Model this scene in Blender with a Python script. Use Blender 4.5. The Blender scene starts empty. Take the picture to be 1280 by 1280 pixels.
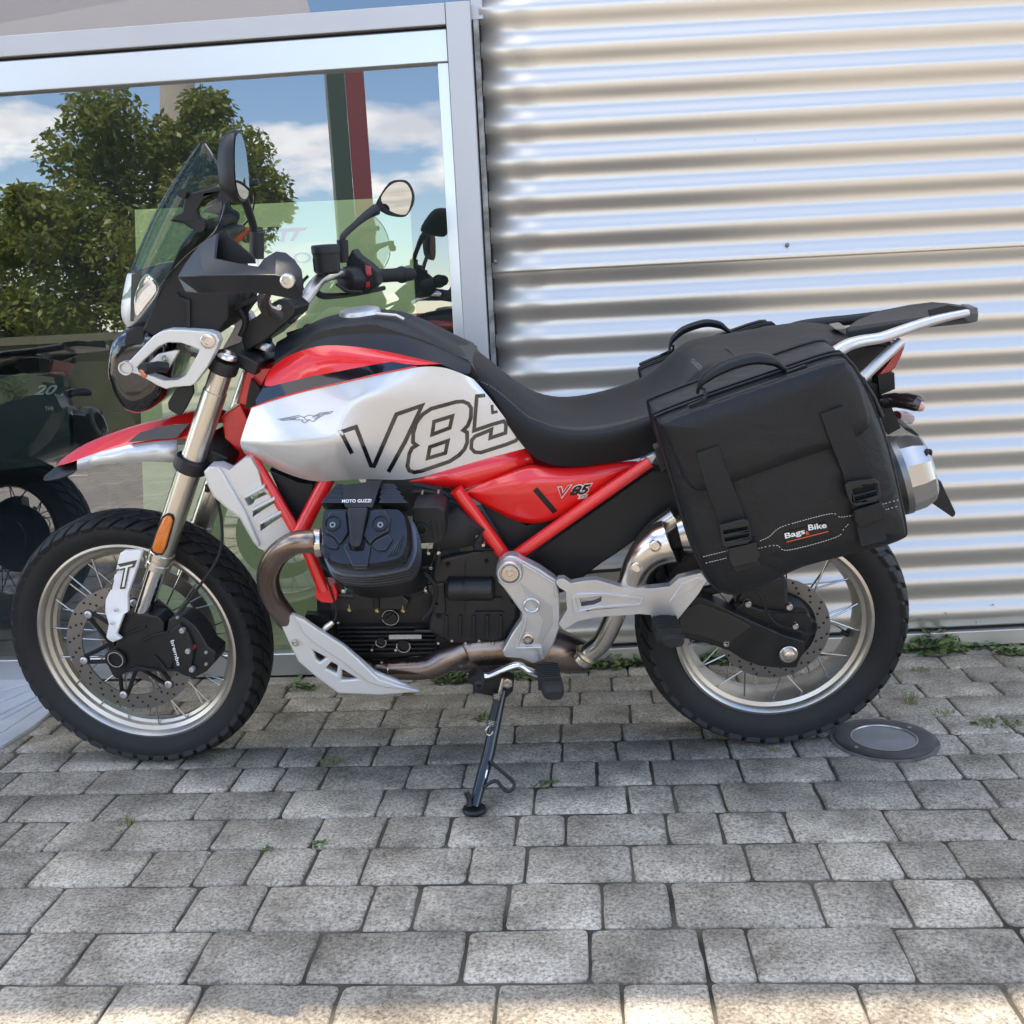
import bpy, bmesh, math, random
import numpy as np
from mathutils import Vector, Matrix, geometry
from mathutils.bvhtree import BVHTree
random.seed(7)
R = math.radians
S = bpy.context.scene
COL = S.collection
# ------------------------------------------------------------------ camera
CAMP = (-.49306, -2.43368, 1.06845, .046487, -.193462, .050621, 1280.0)
LEAN, STEER = .168196, -.129313          # bike leans on its side stand, bars turned to its right
WB, RF_, RR_ = 1.53, .329, .321            # wheelbase, wheel radii
def mrx(a): c, s = math.cos(a), math.sin(a); return np.array([[1,0,0],[0,c,-s],[0,s,c]])
def mry(a): c, s = math.cos(a), math.sin(a); return np.array([[c,0,s],[0,1,0],[-s,0,c]])
def mrz(a): c, s = math.cos(a), math.sin(a); return np.array([[c,-s,0],[s,c,0],[0,0,1]])
CR = mrz(CAMP[3]) @ mrx(CAMP[4]) @ mry(CAMP[5])
CC = np.array(CAMP[:3])
cd = bpy.data.cameras.new('camera'); cam = bpy.data.objects.new('camera', cd); COL.objects.link(cam)
cd.sensor_width = 36; cd.lens = 36 * CAMP[6] / 1280; cd.clip_start = .05; cd.clip_end = 3000
cm = Matrix.Identity(4)
for i in range(3):
    cm[i][0] = CR[i][0]; cm[i][1] = CR[i][2]; cm[i][2] = -CR[i][1]; cm[i][3] = CC[i]
cam.matrix_world = cm
S.camera = cam
# ------------------------------------------------------------------ light
SUN_EL, SUN_AZ = R(75), R(4)               # sun behind the building, azimuth from +Y towards +X
S.view_settings.view_transform = 'Standard'; S.view_settings.look = 'None'
S.view_settings.gamma = 1; S.view_settings.use_curve_mapping = False
S.view_settings.exposure = 1.65
S.cycles.max_bounces = 8; S.cycles.diffuse_bounces = 3; S.cycles.glossy_bounces = 5; S.cycles.transparent_max_bounces = 12; S.cycles.transmission_bounces = 4
S.cycles.caustics_reflective = False; S.cycles.caustics_refractive = False
W = bpy.data.worlds.new('World'); S.world = W; W.use_nodes = True
def build_world():
    nt = W.node_tree; N = nt.nodes; Lk = nt.links; N.clear()
    out = N.new('ShaderNodeOutputWorld')
    sky = N.new('ShaderNodeTexSky'); sky.sky_type = 'NISHITA'; sky.sun_disc = False
    sky.sun_elevation = SUN_EL; sky.sun_rotation = SUN_AZ
    sky.air_density = 1.0; sky.dust_density = .1; sky.ozone_density = 3.2
    b1 = N.new('ShaderNodeBackground'); b1.inputs['Strength'].default_value = .15
    Lk.new(sky.outputs[0], b1.inputs['Color'])
    tc = N.new('ShaderNodeTexCoord'); sp = N.new('ShaderNodeSeparateXYZ'); Lk.new(tc.outputs['Generated'], sp.inputs[0])
    mz = N.new('ShaderNodeMath'); mz.operation = 'MAXIMUM'; mz.inputs[1].default_value = 0; Lk.new(sp.outputs['Z'], mz.inputs[0])
    ad = N.new('ShaderNodeMath'); ad.operation = 'ADD'; ad.inputs[1].default_value = .22; Lk.new(mz.outputs[0], ad.inputs[0])
    dv = N.new('ShaderNodeVectorMath'); dv.operation = 'DIVIDE'
    cb = N.new('ShaderNodeCombineXYZ')
    for k in range(3): Lk.new(ad.outputs[0], cb.inputs[k])
    Lk.new(tc.outputs['Generated'], dv.inputs[0]); Lk.new(cb.outputs[0], dv.inputs[1])
    mp = N.new('ShaderNodeMapping'); mp.inputs['Location'].default_value = CLOUD_OFF; Lk.new(dv.outputs[0], mp.inputs[0])
    ns = N.new('ShaderNodeTexNoise'); ns.inputs['Scale'].default_value = 1.35; ns.inputs['Detail'].default_value = 12; ns.inputs['Roughness'].default_value = .52
    Lk.new(mp.outputs[0], ns.inputs['Vector'])
    rp = N.new('ShaderNodeValToRGB'); rp.color_ramp.elements[0].position = .535; rp.color_ramp.elements[1].position = .595
    Lk.new(ns.outputs[0], rp.inputs[0])
    b2 = N.new('ShaderNodeBackground'); b2.inputs['Color'].default_value = (1, .97, .94, 1); b2.inputs['Strength'].default_value = 1.5
    ns2 = N.new('ShaderNodeTexNoise'); ns2.inputs['Scale'].default_value = 3.2; ns2.inputs['Detail'].default_value = 6; Lk.new(mp.outputs[0], ns2.inputs['Vector'])
    r2 = N.new('ShaderNodeValToRGB'); r2.color_ramp.elements[0].color = (.60, .62, .68, 1); r2.color_ramp.elements[1].color = (1, .97, .93, 1)
    r2.color_ramp.elements[0].position = .35; r2.color_ramp.elements[1].position = .6
    Lk.new(ns2.outputs[0], r2.inputs[0]); Lk.new(r2.outputs[0], b2.inputs['Color'])
    mx = N.new('ShaderNodeMixShader'); Lk.new(rp.outputs[0], mx.inputs[0]); Lk.new(b1.outputs[0], mx.inputs[1]); Lk.new(b2.outputs[0], mx.inputs[2])
    Lk.new(mx.outputs[0], out.inputs[0])
CLOUD_OFF = (3.1, .4, 0)
build_world()
sl = bpy.data.lights.new('sun', 'SUN'); so = bpy.data.objects.new('sun', sl); COL.objects.link(so)
sl.energy = 2.8; sl.angle = R(.53); sl.color = (1, .87, .70)
sv = Vector((math.sin(SUN_AZ) * math.cos(SUN_EL), math.cos(SUN_AZ) * math.cos(SUN_EL), math.sin(SUN_EL)))
so.rotation_euler = sv.to_track_quat('Z', 'Y').to_euler(); so.location = sv * 30
# ------------------------------------------------------------------ picture-to-place geometry
def ray(px, py): return CR @ np.array([(px - 640) / CAMP[6], 1, -(py - 640) / CAMP[6]])
LM = mrx(LEAN)
FA = np.array([-WB, 0, RF_]); RAKE = R(28)
AX = np.array([math.sin(RAKE), 0, math.cos(RAKE)]); SOFF = FA + np.array([.04, 0, 0])
def rot_ax(P, a):
    v = np.asarray(P, float) - SOFF; c, s = math.cos(a), math.sin(a)
    return SOFF + v * c + np.cross(AX, v) * s + AX * (v @ AX) * (1 - c)
STM = Matrix.Translation(SOFF.tolist()) @ Matrix.Rotation(STEER, 4, Vector(AX.tolist())) @ Matrix.Translation((-SOFF).tolist())
def U(px, py, L, st=False):
    """point of the motorcycle (upright bike frame) seen at a pixel of the photo, L metres left of its mid plane"""
    d = LM.T @ ray(px, py); c = LM.T @ CC
    if st:
        c2 = rot_ax(c, -STEER); d = rot_ax(c + d, -STEER) - c2; c = c2
    t = (-L - c[1]) / d[1]; q = c + t * d
    return Vector((q[0], -L, q[2]))
def G(px, py, z=0):
    d = ray(px, py); t = (z - CC[2]) / d[2]; return Vector((CC + t * d).tolist())
def onplane(px, py, P, yaw, off=0):
    n = np.array([-math.sin(yaw), math.cos(yaw), 0]); d = ray(px, py)
    t = (n @ (np.array(P) - CC) + off) / (n @ d); return Vector((CC + t * d).tolist())
WALLP = (-.753, .529, 0); YW, YG = R(2.3), R(-2.0)
def mirrored(px, py, dist):
    """a point of the street behind the camera whose reflection in the shop glass is seen at a pixel"""
    n = np.array([-math.sin(YG), math.cos(YG), 0]); d = ray(px, py); h = np.array(onplane(px, py, WALLP, YG))
    r = d - 2 * (d @ n) * n; r = r / np.hypot(r[0], r[1]); return Vector((h + r * dist).tolist())
# ------------------------------------------------------------------ materials
MATS = {}
def mat(name, col, rough=.5, metal=0, coat=0, bump=0, bscale=60, var=0, vscale=8, spec=.5, trans=0, emit=None, col2=None, alpha=1, aniso=0, ior=1.45, obj=False):
    if name in MATS: return MATS[name]
    m = bpy.data.materials.new(name); m.use_nodes = True; MATS[name] = m
    nt = m.node_tree; N = nt.nodes; Lk = nt.links; b = N['Principled BSDF']
    b.inputs['Base Color'].default_value = (*col, 1); b.inputs['Roughness'].default_value = rough; b.inputs['Metallic'].default_value = metal
    b.inputs['Coat Weight'].default_value = coat; b.inputs['Coat Roughness'].default_value = .04; b.inputs['Specular IOR Level'].default_value = spec
    b.inputs['Transmission Weight'].default_value = trans; b.inputs['Alpha'].default_value = alpha; b.inputs['IOR'].default_value = ior
    if emit: b.inputs['Emission Color'].default_value = (*emit[0], 1); b.inputs['Emission Strength'].default_value = emit[1]
    tc = N.new('ShaderNodeTexCoord')
    if var or col2:
        n1 = N.new('ShaderNodeTexNoise'); n1.inputs['Scale'].default_value = vscale; n1.inputs['Detail'].default_value = 6; Lk.new(tc.outputs['Object'], n1.inputs['Vector'])
        mx = N.new('ShaderNodeMix'); mx.data_type = 'RGBA'
        c2 = col2 if col2 else tuple(min(1, c * (1 + var)) for c in col); c1 = col if col2 else tuple(c * (1 - var) for c in col)
        mx.inputs['A'].default_value = (*c1, 1); mx.inputs['B'].default_value = (*c2, 1)
        rp = N.new('ShaderNodeValToRGB'); rp.color_ramp.elements[0].position = .35; rp.color_ramp.elements[1].position = .65
        Lk.new(n1.outputs[0], rp.inputs[0]); Lk.new(rp.outputs[0], mx.inputs['Factor']); Lk.new(mx.outputs['Result'], b.inputs['Base Color'])
        rr = N.new('ShaderNodeMapRange'); rr.inputs['To Min'].default_value = max(0, rough - .06); rr.inputs['To Max'].default_value = min(1, rough + .06)
        Lk.new(n1.outputs[0], rr.inputs[0]); Lk.new(rr.outputs[0], b.inputs['Roughness'])
    if bump:
        n2 = N.new('ShaderNodeTexNoise'); n2.inputs['Scale'].default_value = bscale; n2.inputs['Detail'].default_value = 4; Lk.new(tc.outputs['Object'], n2.inputs['Vector'])
        bp = N.new('ShaderNodeBump'); bp.inputs['Strength'].default_value = bump; bp.inputs['Distance'].default_value = .002
        Lk.new(n2.outputs[0], bp.inputs['Height']); Lk.new(bp.outputs[0], b.inputs['Normal'])
    return m
# ------------------------------------------------------------------ object helpers
def link(o, par=None):
    COL.objects.link(o)
    if par is not None: o.parent = par
    return o
def tag(o, label=None, cat=None, group=None, kind=None):
    for k, v in (('label', label), ('category', cat), ('group', group), ('kind', kind)):
        if v: o[k] = v
    return o
def empty(name, loc=(0, 0, 0), rot=(0, 0, 0)):
    o = bpy.data.objects.new(name, None); o.location = loc; o.rotation_euler = rot; o.empty_display_size = .1
    return link(o)
def obj(name, VF, m, par=None, smooth=35, bev=0, seg=2, sub=0, st=False, crease=None, solid=0, M=None):
    V, F = VF
    me = bpy.data.meshes.new(name); me.from_pydata([tuple(v) for v in V], [], [tuple(f) for f in F]); me.validate()
    bm = bmesh.new(); bm.from_mesh(me)
    bmesh.ops.recalc_face_normals(bm, faces=bm.faces)
    if crease:
        cl = bm.edges.layers.float.get('crease_edge') or bm.edges.layers.float.new('crease_edge')
        bm.verts.ensure_lookup_table()
        for a, b, w in crease:
            e = bm.edges.get((bm.verts[a], bm.verts[b]))
            if e: e[cl] = w
    bm.to_mesh(me); bm.free()
    if smooth:
        me.polygons.foreach_set('use_smooth', [True] * len(me.polygons))
        if not sub: me.set_sharp_from_angle(angle=R(smooth))
    me.materials.append(m)
    o = bpy.data.objects.new(name, me); link(o, par)
    if st: o.matrix_local = STM
    if M is not None: o.matrix_local = M
    if solid:
        s = o.modifiers.new('solid', 'SOLIDIFY'); s.thickness = solid; s.offset = -1
    if bev:
        b = o.modifiers.new('bevel', 'BEVEL'); b.width = bev; b.segments = seg; b.limit_method = 'ANGLE'; b.angle_limit = R(40); b.harden_normals = True
    if sub:
        s = o.modifiers.new('sub', 'SUBSURF'); s.levels = s.render_levels = sub
    return o
def pair(name, VF, m, par=None, **k):
    a = bp(name, VF, m, par, **k); bp(name, mirror(VF), m, par, **k); return a
def join(*ms):
    V, F = [], []
    for v, f in ms:
        n = len(V); V += [Vector(q) for q in v]; F += [tuple(i + n for i in q) for q in f]
    return V, F
def mirror(VF):
    return [Vector((v[0], -v[1], v[2])) for v in VF[0]], [tuple(reversed(f)) for f in VF[1]]
def both(VF): return join(VF, mirror(VF))
def box(c, s, Rm=None):
    c = Vector(c); V = []
    for x in (-1, 1):
        for y in (-1, 1):
            for z in (-1, 1):
                v = Vector((x * s[0] / 2, y * s[1] / 2, z * s[2] / 2)); V.append(c + (Rm @ v if Rm else v))
    return V, [(0, 1, 3, 2), (4, 6, 7, 5), (0, 4, 5, 1), (2, 3, 7, 6), (0, 2, 6, 4), (1, 5, 7, 3)]
def cr(P, k=6, closed=False):
    """Catmull-Rom through points"""
    P = [Vector(q) for q in P]; n = len(P); out = []
    rng = range(n if closed else n - 1)
    for i in rng:
        g = (lambda j: P[j % n]) if closed else (lambda j: P[max(0, min(n - 1, j))])
        a, b, c, d = g(i - 1), g(i), g(i + 1), g(i + 2)
        for t in range(k):
            t /= k
            out.append(.5 * ((2 * b) + (c - a) * t + (2 * a - 5 * b + 4 * c - d) * t * t + (3 * b - a - 3 * c + d) * t ** 3))
    if not closed: out.append(P[-1])
    return out
def tube(P, r, n=10, cap=True, flat=1, up=None):
    P = [Vector(q) for q in P]; m = len(P)
    rs = list(r) if hasattr(r, '__len__') else [r] * m
    if len(rs) != m: rs = list(np.interp(np.linspace(0, 1, m), np.linspace(0, 1, len(rs)), rs))
    V, F = [], []
    t0 = (P[1] - P[0]).normalized(); a = Vector(up) if up else (Vector((0, 0, 1)) if abs(t0.z) < .9 else Vector((1, 0, 0)))
    u = (a - t0 * a.dot(t0)).normalized()
    for i in range(m):
        t = (P[min(i + 1, m - 1)] - P[max(i - 1, 0)]).normalized()
        u = (u - t * u.dot(t)).normalized(); w = t.cross(u)
        for k in range(n):
            an = 2 * math.pi * k / n
            V.append(P[i] + (u * math.cos(an) * flat + w * math.sin(an)) * rs[i])
    for i in range(m - 1):
        for k in range(n): F.append((i * n + k, i * n + (k + 1) % n, (i + 1) * n + (k + 1) % n, (i + 1) * n + k))
    if cap: F.append(tuple(range(n - 1, -1, -1))); F.append(tuple((m - 1) * n + k for k in range(n)))
    return V, F
def lathe(prof, c, axis, n=32, a0=0, a1=2 * math.pi, cap=True):
    c = Vector(c); w = Vector(axis).normalized(); a = Vector((0, 0, 1)) if abs(w.z) < .9 else Vector((1, 0, 0))
    u = (a - w * a.dot(w)).normalized(); v = w.cross(u); V, F = [], []; full = abs(a1 - a0 - 2 * math.pi) < 1e-6
    m = n if full else n + 1; p = len(prof)
    for i in range(m):
        an = a0 + (a1 - a0) * i / n
        d = u * math.cos(an) + v * math.sin(an)
        for r, h in prof: V.append(c + d * r + w * h)
    for i in range(n):
        j = (i + 1) % m
        for k in range(p - 1): F.append((i * p + k, j * p + k, j * p + k + 1, i * p + k + 1))
    if cap and full:
        if prof[0][0] > 1e-5: F.append(tuple(i * p for i in range(n)))
        if prof[-1][0] > 1e-5: F.append(tuple(i * p + p - 1 for i in reversed(range(n))))
    return V, F
def cyl(c, axis, r, h, n=20): return lathe([(r, -h / 2), (r, h / 2)], c, axis, n)
def plate(px, L, t, holes=(), st=False, rnd=0):
    """outline traced in the photo at its own distance, given its real thickness t towards the bike"""
    loops = []
    for lp in (px, *holes):
        q = []
        for e in lp: q.append(U(e[0], e[1], e[2] if len(e) > 2 else L, st))
        if rnd and lp is px: q = cr(q, rnd, True)
        loops.append(q)
    return slab(loops, Vector((0, t, 0)))
def slab(loops, d):
    V = [v for lp in loops for v in lp]; n = len(V)
    ax = max(range(3), key=lambda k: abs(d[k])); keep = [k for k in range(3) if k != ax]
    flat = [[Vector((v[keep[0]], v[keep[1]], 0)) for v in lp] for lp in loops]
    if len(loops) == 1 and len(loops[0]) == 4: tri = [(0, 1, 2, 3)]
    else: tri = [tuple(t) for t in geometry.tessellate_polygon(flat)]
    F = list(tri) + [tuple(i + n for i in reversed(t)) for t in tri]
    k = 0
    for lp in loops:
        m = len(lp)
        for i in range(m): F.append((k + i, k + (i + 1) % m, k + (i + 1) % m + n, k + i + n))
        k += m
    return V + [v + d for v in V], F
def pillow(loop, d, rings=((1, 0), (.985, .35), (.93, .8), (.8, 1), (.5, 1.0)), back=None, puff=0, ctr=None):
    """soft rounded body: closed loop of points at the back, domed along d"""
    loop = [Vector(q) for q in loop]; c = Vector(ctr) if ctr else sum(loop, Vector()) / len(loop); V, F = [], []; n = len(loop)
    for s, h in rings:
        for q in loop: V.append(c + (q - c) * s + Vector(d) * h)
    V.append(c + Vector(d) * (rings[-1][1] + puff))
    for k in range(len(rings) - 1):
        for i in range(n): F.append((k * n + i, k * n + (i + 1) % n, (k + 1) * n + (i + 1) % n, (k + 1) * n + i))
    k = len(rings) - 1
    for i in range(n): F.append((k * n + i, k * n + (i + 1) % n, len(V) - 1))
    F.append(tuple(reversed(range(n))))
    return V, F
def text2d(s, shear=0, bold=0, space=1):
    cu = bpy.data.curves.new('txt', 'FONT'); cu.body = s; cu.shear = shear; cu.offset = bold; cu.space_character = space
    o = bpy.data.objects.new('txt', cu); COL.objects.link(o)
    dg = bpy.context.evaluated_depsgraph_get(); me = o.evaluated_get(dg).to_mesh()
    V = [Vector(v.co) for v in me.vertices]; F = [tuple(q.vertices) for q in me.polygons]
    o.evaluated_get(dg).to_mesh_clear(); bpy.data.objects.remove(o); bpy.data.curves.remove(cu)
    x0, x1 = min(v.x for v in V), max(v.x for v in V); y0, y1 = min(v.y for v in V), max(v.y for v in V)
    return [((v.x - x0) / (x1 - x0), (v.y - y0) / (y1 - y0)) for v in V], F
def quadmap(st, q):
    """unit square -> pixel quad (bl, br, tr, tl)"""
    a, b = st; return tuple((1-a)*(1-b)*q[0][k] + a*(1-b)*q[1][k] + a*b*q[2][k] + (1-a)*b*q[3][k] for k in (0, 1))
# ------------------------------------------------------------------ materials of the place
def paver_mat():
    m = bpy.data.materials.new('paver_concrete'); m.use_nodes = True; N = m.node_tree.nodes; Lk = m.node_tree.links; b = N['Principled BSDF']
    ge = N.new('ShaderNodeNewGeometry'); oi = N.new('ShaderNodeObjectInfo')
    n1 = N.new('ShaderNodeTexNoise'); n1.inputs['Scale'].default_value = 150; n1.inputs['Detail'].default_value = 4; n1.inputs['Roughness'].default_value = .75; Lk.new(ge.outputs['Position'], n1.inputs['Vector'])
    r1 = N.new('ShaderNodeValToRGB'); e = r1.color_ramp.elements; e[0].position = .33; e[0].color = (.11, .098, .078, 1); e[1].position = .66; e[1].color = (.58, .525, .44, 1)
    e.new(.47).color = (.325, .295, .248, 1); Lk.new(n1.outputs[0], r1.inputs[0])
    n2 = N.new('ShaderNodeTexNoise'); n2.inputs['Scale'].default_value = 7; n2.inputs['Detail'].default_value = 7; n2.inputs['Roughness'].default_value = .65; Lk.new(ge.outputs['Position'], n2.inputs['Vector'])
    r2 = N.new('ShaderNodeValToRGB'); r2.color_ramp.elements[0].position = .34; r2.color_ramp.elements[0].color = (.50, .48, .44, 1); r2.color_ramp.elements[1].position = .62; r2.color_ramp.elements[1].color = (1.12, 1.1, 1.06, 1); Lk.new(n2.outputs[0], r2.inputs[0])
    mu = N.new('ShaderNodeMix'); mu.data_type = 'RGBA'; mu.blend_type = 'MULTIPLY'; mu.inputs['Factor'].default_value = 1; Lk.new(r1.outputs[0], mu.inputs['A']); Lk.new(r2.outputs[0], mu.inputs['B'])
    hr = N.new('ShaderNodeHueSaturation'); vr = N.new('ShaderNodeMapRange'); vr.inputs['To Min'].default_value = .80; vr.inputs['To Max'].default_value = 1.22
    Lk.new(oi.outputs['Random'], vr.inputs[0]); Lk.new(vr.outputs[0], hr.inputs['Value']); Lk.new(mu.outputs['Result'], hr.inputs['Color'])
    # moss near the wall, where water stands
    sp = N.new('ShaderNodeSeparateXYZ'); Lk.new(ge.outputs['Position'], sp.inputs[0])
    mr = N.new('ShaderNodeMapRange'); mr.inputs['From Min'].default_value = .0; mr.inputs['From Max'].default_value = .55; mr.inputs['To Max'].default_value = .75; Lk.new(sp.outputs['Y'], mr.inputs[0])
    n3 = N.new('ShaderNodeTexNoise'); n3.inputs['Scale'].default_value = 12; n3.inputs['Detail'].default_value = 5; Lk.new(ge.outputs['Position'], n3.inputs['Vector'])
    mm = N.new('ShaderNodeMath'); mm.operation = 'MULTIPLY'; Lk.new(mr.outputs[0], mm.inputs[0]); Lk.new(n3.outputs[0], mm.inputs[1])
    ms = N.new('ShaderNodeMix'); ms.data_type = 'RGBA'; ms.inputs['B'].default_value = (.12, .105, .065, 1); Lk.new(mm.outputs[0], ms.inputs['Factor']); Lk.new(hr.outputs[0], ms.inputs['A'])
    Lk.new(ms.outputs['Result'], b.inputs['Base Color']); b.inputs['Roughness'].default_value = .85
    bp = N.new('ShaderNodeBump'); bp.inputs['Strength'].default_value = .55; bp.inputs['Distance'].default_value = .0025; Lk.new(n1.outputs[0], bp.inputs['Height'])
    n4 = N.new('ShaderNodeTexNoise'); n4.inputs['Scale'].default_value = 30; n4.inputs['Detail'].default_value = 4; Lk.new(ge.outputs['Position'], n4.inputs['Vector'])
    bp2 = N.new('ShaderNodeBump'); bp2.inputs['Strength'].default_value = .5; bp2.inputs['Distance'].default_value = .006; Lk.new(n4.outputs[0], bp2.inputs['Height']); Lk.new(bp.outputs[0], bp2.inputs['Normal'])
    Lk.new(bp2.outputs[0], b.inputs['Normal'])
    return m
M_PAV = paver_mat()
M_SAND = mat('joint_sand', (.075, .066, .05), .95, bump=.8, bscale=200, var=.55, vscale=9)
M_GROUND = mat('sunlit_paving', (.40, .345, .265), .9, var=.22, vscale=1.3, bump=.4, bscale=40)
def glass_mat(name, refl, tint, rough=0, ior=1.5):
    m = bpy.data.materials.new(name); m.use_nodes = True; N = m.node_tree.nodes; Lk = m.node_tree.links; N.clear()
    o = N.new('ShaderNodeOutputMaterial'); g = N.new('ShaderNodeBsdfGlossy'); g.inputs['Roughness'].default_value = rough; g.inputs['Color'].default_value = (.97, .98, 1, 1)
    t = N.new('ShaderNodeBsdfTransparent'); t.inputs['Color'].default_value = (*tint, 1); mx = N.new('ShaderNodeMixShader')
    lf = N.new('ShaderNodeLayerWeight'); lf.inputs['Blend'].default_value = .5; lw = N.new('ShaderNodeMath'); lw.operation = 'POWER'; lw.inputs[1].default_value = 5; Lk.new(lf.outputs['Facing'], lw.inputs[0])
    ma = N.new('ShaderNodeMapRange'); ma.inputs['To Min'].default_value = refl; ma.inputs['To Max'].default_value = 1 if ior > 1.4 else .5
    Lk.new(lw.outputs[0], ma.inputs[0]); Lk.new(ma.outputs[0], mx.inputs[0]); Lk.new(t.outputs[0], mx.inputs[1]); Lk.new(g.outputs[0], mx.inputs[2]); Lk.new(mx.outputs[0], o.inputs[0])
    return m
M_SHOPGLASS = glass_mat('shop_glass', .22, (.90, .95, .91))
M_ALU = mat('grey_aluminium', (.50, .49, .485), .42, .35, var=.04, vscale=3)
M_ALU2 = mat('satin_aluminium', (.62, .63, .64), .30, .75)
def corr_mat():
    m = bpy.data.materials.new('corrugated_metal'); m.use_nodes = True; N = m.node_tree.nodes; Lk = m.node_tree.links; b = N['Principled BSDF']
    b.inputs['Metallic'].default_value = .70; b.inputs['Specular IOR Level'].default_value = .5
    tc = N.new('ShaderNodeTexCoord'); mp = N.new('ShaderNodeMapping'); mp.inputs['Scale'].default_value = (.6, 3, 9); Lk.new(tc.outputs['Object'], mp.inputs[0])
    n1 = N.new('ShaderNodeTexNoise'); n1.inputs['Scale'].default_value = 2.2; n1.inputs['Detail'].default_value = 7; Lk.new(mp.outputs[0], n1.inputs['Vector'])
    r = N.new('ShaderNodeMapRange'); r.inputs['To Min'].default_value = .33; r.inputs['To Max'].default_value = .42; Lk.new(n1.outputs[0], r.inputs[0]); Lk.new(r.outputs[0], b.inputs['Roughness'])
    n2 = N.new('ShaderNodeTexNoise'); n2.inputs['Scale'].default_value = 60; n2.inputs['Detail'].default_value = 2; Lk.new(tc.outputs['Object'], n2.inputs['Vector'])
    rp = N.new('ShaderNodeValToRGB'); rp.color_ramp.elements[0].position = .10; rp.color_ramp.elements[0].color = (.6, .56, .5, 1); rp.color_ramp.elements[1].position = .30; rp.color_ramp.elements[1].color = (.69, .64, .565, 1)
    Lk.new(n2.outputs[0], rp.inputs[0]); Lk.new(rp.outputs[0], b.inputs['Base Color'])
    return m
M_CORR = corr_mat()
M_DARK = mat('dark_gap', (.012, .012, .012), .8)
M_INT = mat('showroom_wall', (.07, .075, .065), .8)
M_INTF = mat('showroom_floor', (.10, .10, .10), .35)
# ------------------------------------------------------------------ ground
def quad_sheet(x0, x1, y0, y1, z, n=1):
    return [(x0, y0, z), (x1, y0, z), (x1, y1, z), (x0, y1, z)], [(0, 1, 2, 3)]
ground = obj('ground', quad_sheet(-600, 600, -600, 600, -.06), M_GROUND); tag(ground, kind='structure')
yard = obj('pavement', box((-.4, -4.9, -.0165), (13, 11.6, .02)), M_SAND); tag(yard, kind='structure')
PY = R(1.57); UX = Vector((math.cos(PY), -math.sin(PY), 0)); VX = Vector((math.sin(PY), math.cos(PY), 0))
ROWS = [.63, .545, .435, .3216, .2188, .0906, -.0219, -.139, -.2664, -.3997, -.5318, -.669, -.8187, -.9659, -1.105, -1.245, -1.39, -1.53, -1.67, -1.81]
JOINTS = {  # pixel x of the joints traced along each row, with the pixel y of the row's middle
    13: (1254, [135, 245, 420, 620, 778, 892, 1080, 1268]), 12: (1193, [12, 100, 250, 390, 580, 737, 880, 940, 1132]),
    11: (1131, [62, 235, 325, 461, 520, 634, 752, 840, 1025, 1132, 1242]), 10: (1079, [58, 181, 255, 319, 390, 456, 587, 658, 790, 935, 1032, 1125, 1200]),
    9: (1036, [22, 76, 158, 276, 398, 479, 561, 645, 707, 835, 902, 988, 1117, 1257]), 8: (1000, [33, 138, 254, 360, 476, 533, 598, 668, 785, 844, 905, 1027, 1150, 1247]),
    7: (968, [22, 125, 229, 298, 353, 406, 510, 580, 690, 746, 816, 928, 1045, 1130, 1205]), 6: (940, [94, 185, 238, 305, 355, 405, 470, 536, 610, 702, 771, 841, 912])}
def paver_mesh(u0, u1, v0, v1, rnd):
    g = .0016; u0 += g; u1 -= g; v0 += g; v1 -= g
    j = lambda s: (rnd.random() - .5) * s
    c = [(u0 + j(.004), v0 + j(.004)), (u1 + j(.004), v0 + j(.004)), (u1 + j(.004), v1 + j(.004)), (u0 + j(.004), v1 + j(.004))]
    out = []
    for k in range(4):
        a, b, d = Vector(c[k - 1]), Vector(c[k]), Vector(c[(k + 1) % 4])
        r = .004 + rnd.random() * .011
        out += [b + (a - b).normalized() * r, b + ((a - b).normalized() + (d - b).normalized()) * r * .28, b + (d - b).normalized() * r]
        e_ = d - b; nn = Vector((-e_.y, e_.x)).normalized()
        out += [b.lerp(d, .36) + nn * j(.0036), b.lerp(d, .66) + nn * j(.0036)]
    z = j(.004); tx, ty = j(.02), j(.02); cu, cv = (u0 + u1) / 2, (v0 + v1) / 2; ctr = Vector((cu, cv)); V = []
    for s, h in ((1, -.03), (.985, -.0035), (.94, 0)):
        for q in out:
            q = ctr + Vector(((q.x - ctr.x) * s if s == 1 else q.x - math.copysign((1 - s) * .10, q.x - ctr.x), (q.y - ctr.y) * s if s == 1 else q.y - math.copysign((1 - s) * .10, q.y - ctr.y))) - ctr * 1 if s == 1 else Vector((q.x - math.copysign((1 - s) * .10, q.x - ctr.x), q.y - math.copysign((1 - s) * .10, q.y - ctr.y)))
            if s == 1: q = q + ctr
            V.append((q.x - cu, q.y - cv, h + z + tx * (q.x - cu) + ty * (q.y - cv)))
    n = len(out); F = []
    for k in range(2):
        for i in range(n): F.append((k * n + i, k * n + (i + 1) % n, (k + 1) * n + (i + 1) % n, (k + 1) * n + i))
    F.append(tuple(2 * n + i for i in range(n)))
    return V, F, cu, cv
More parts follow.
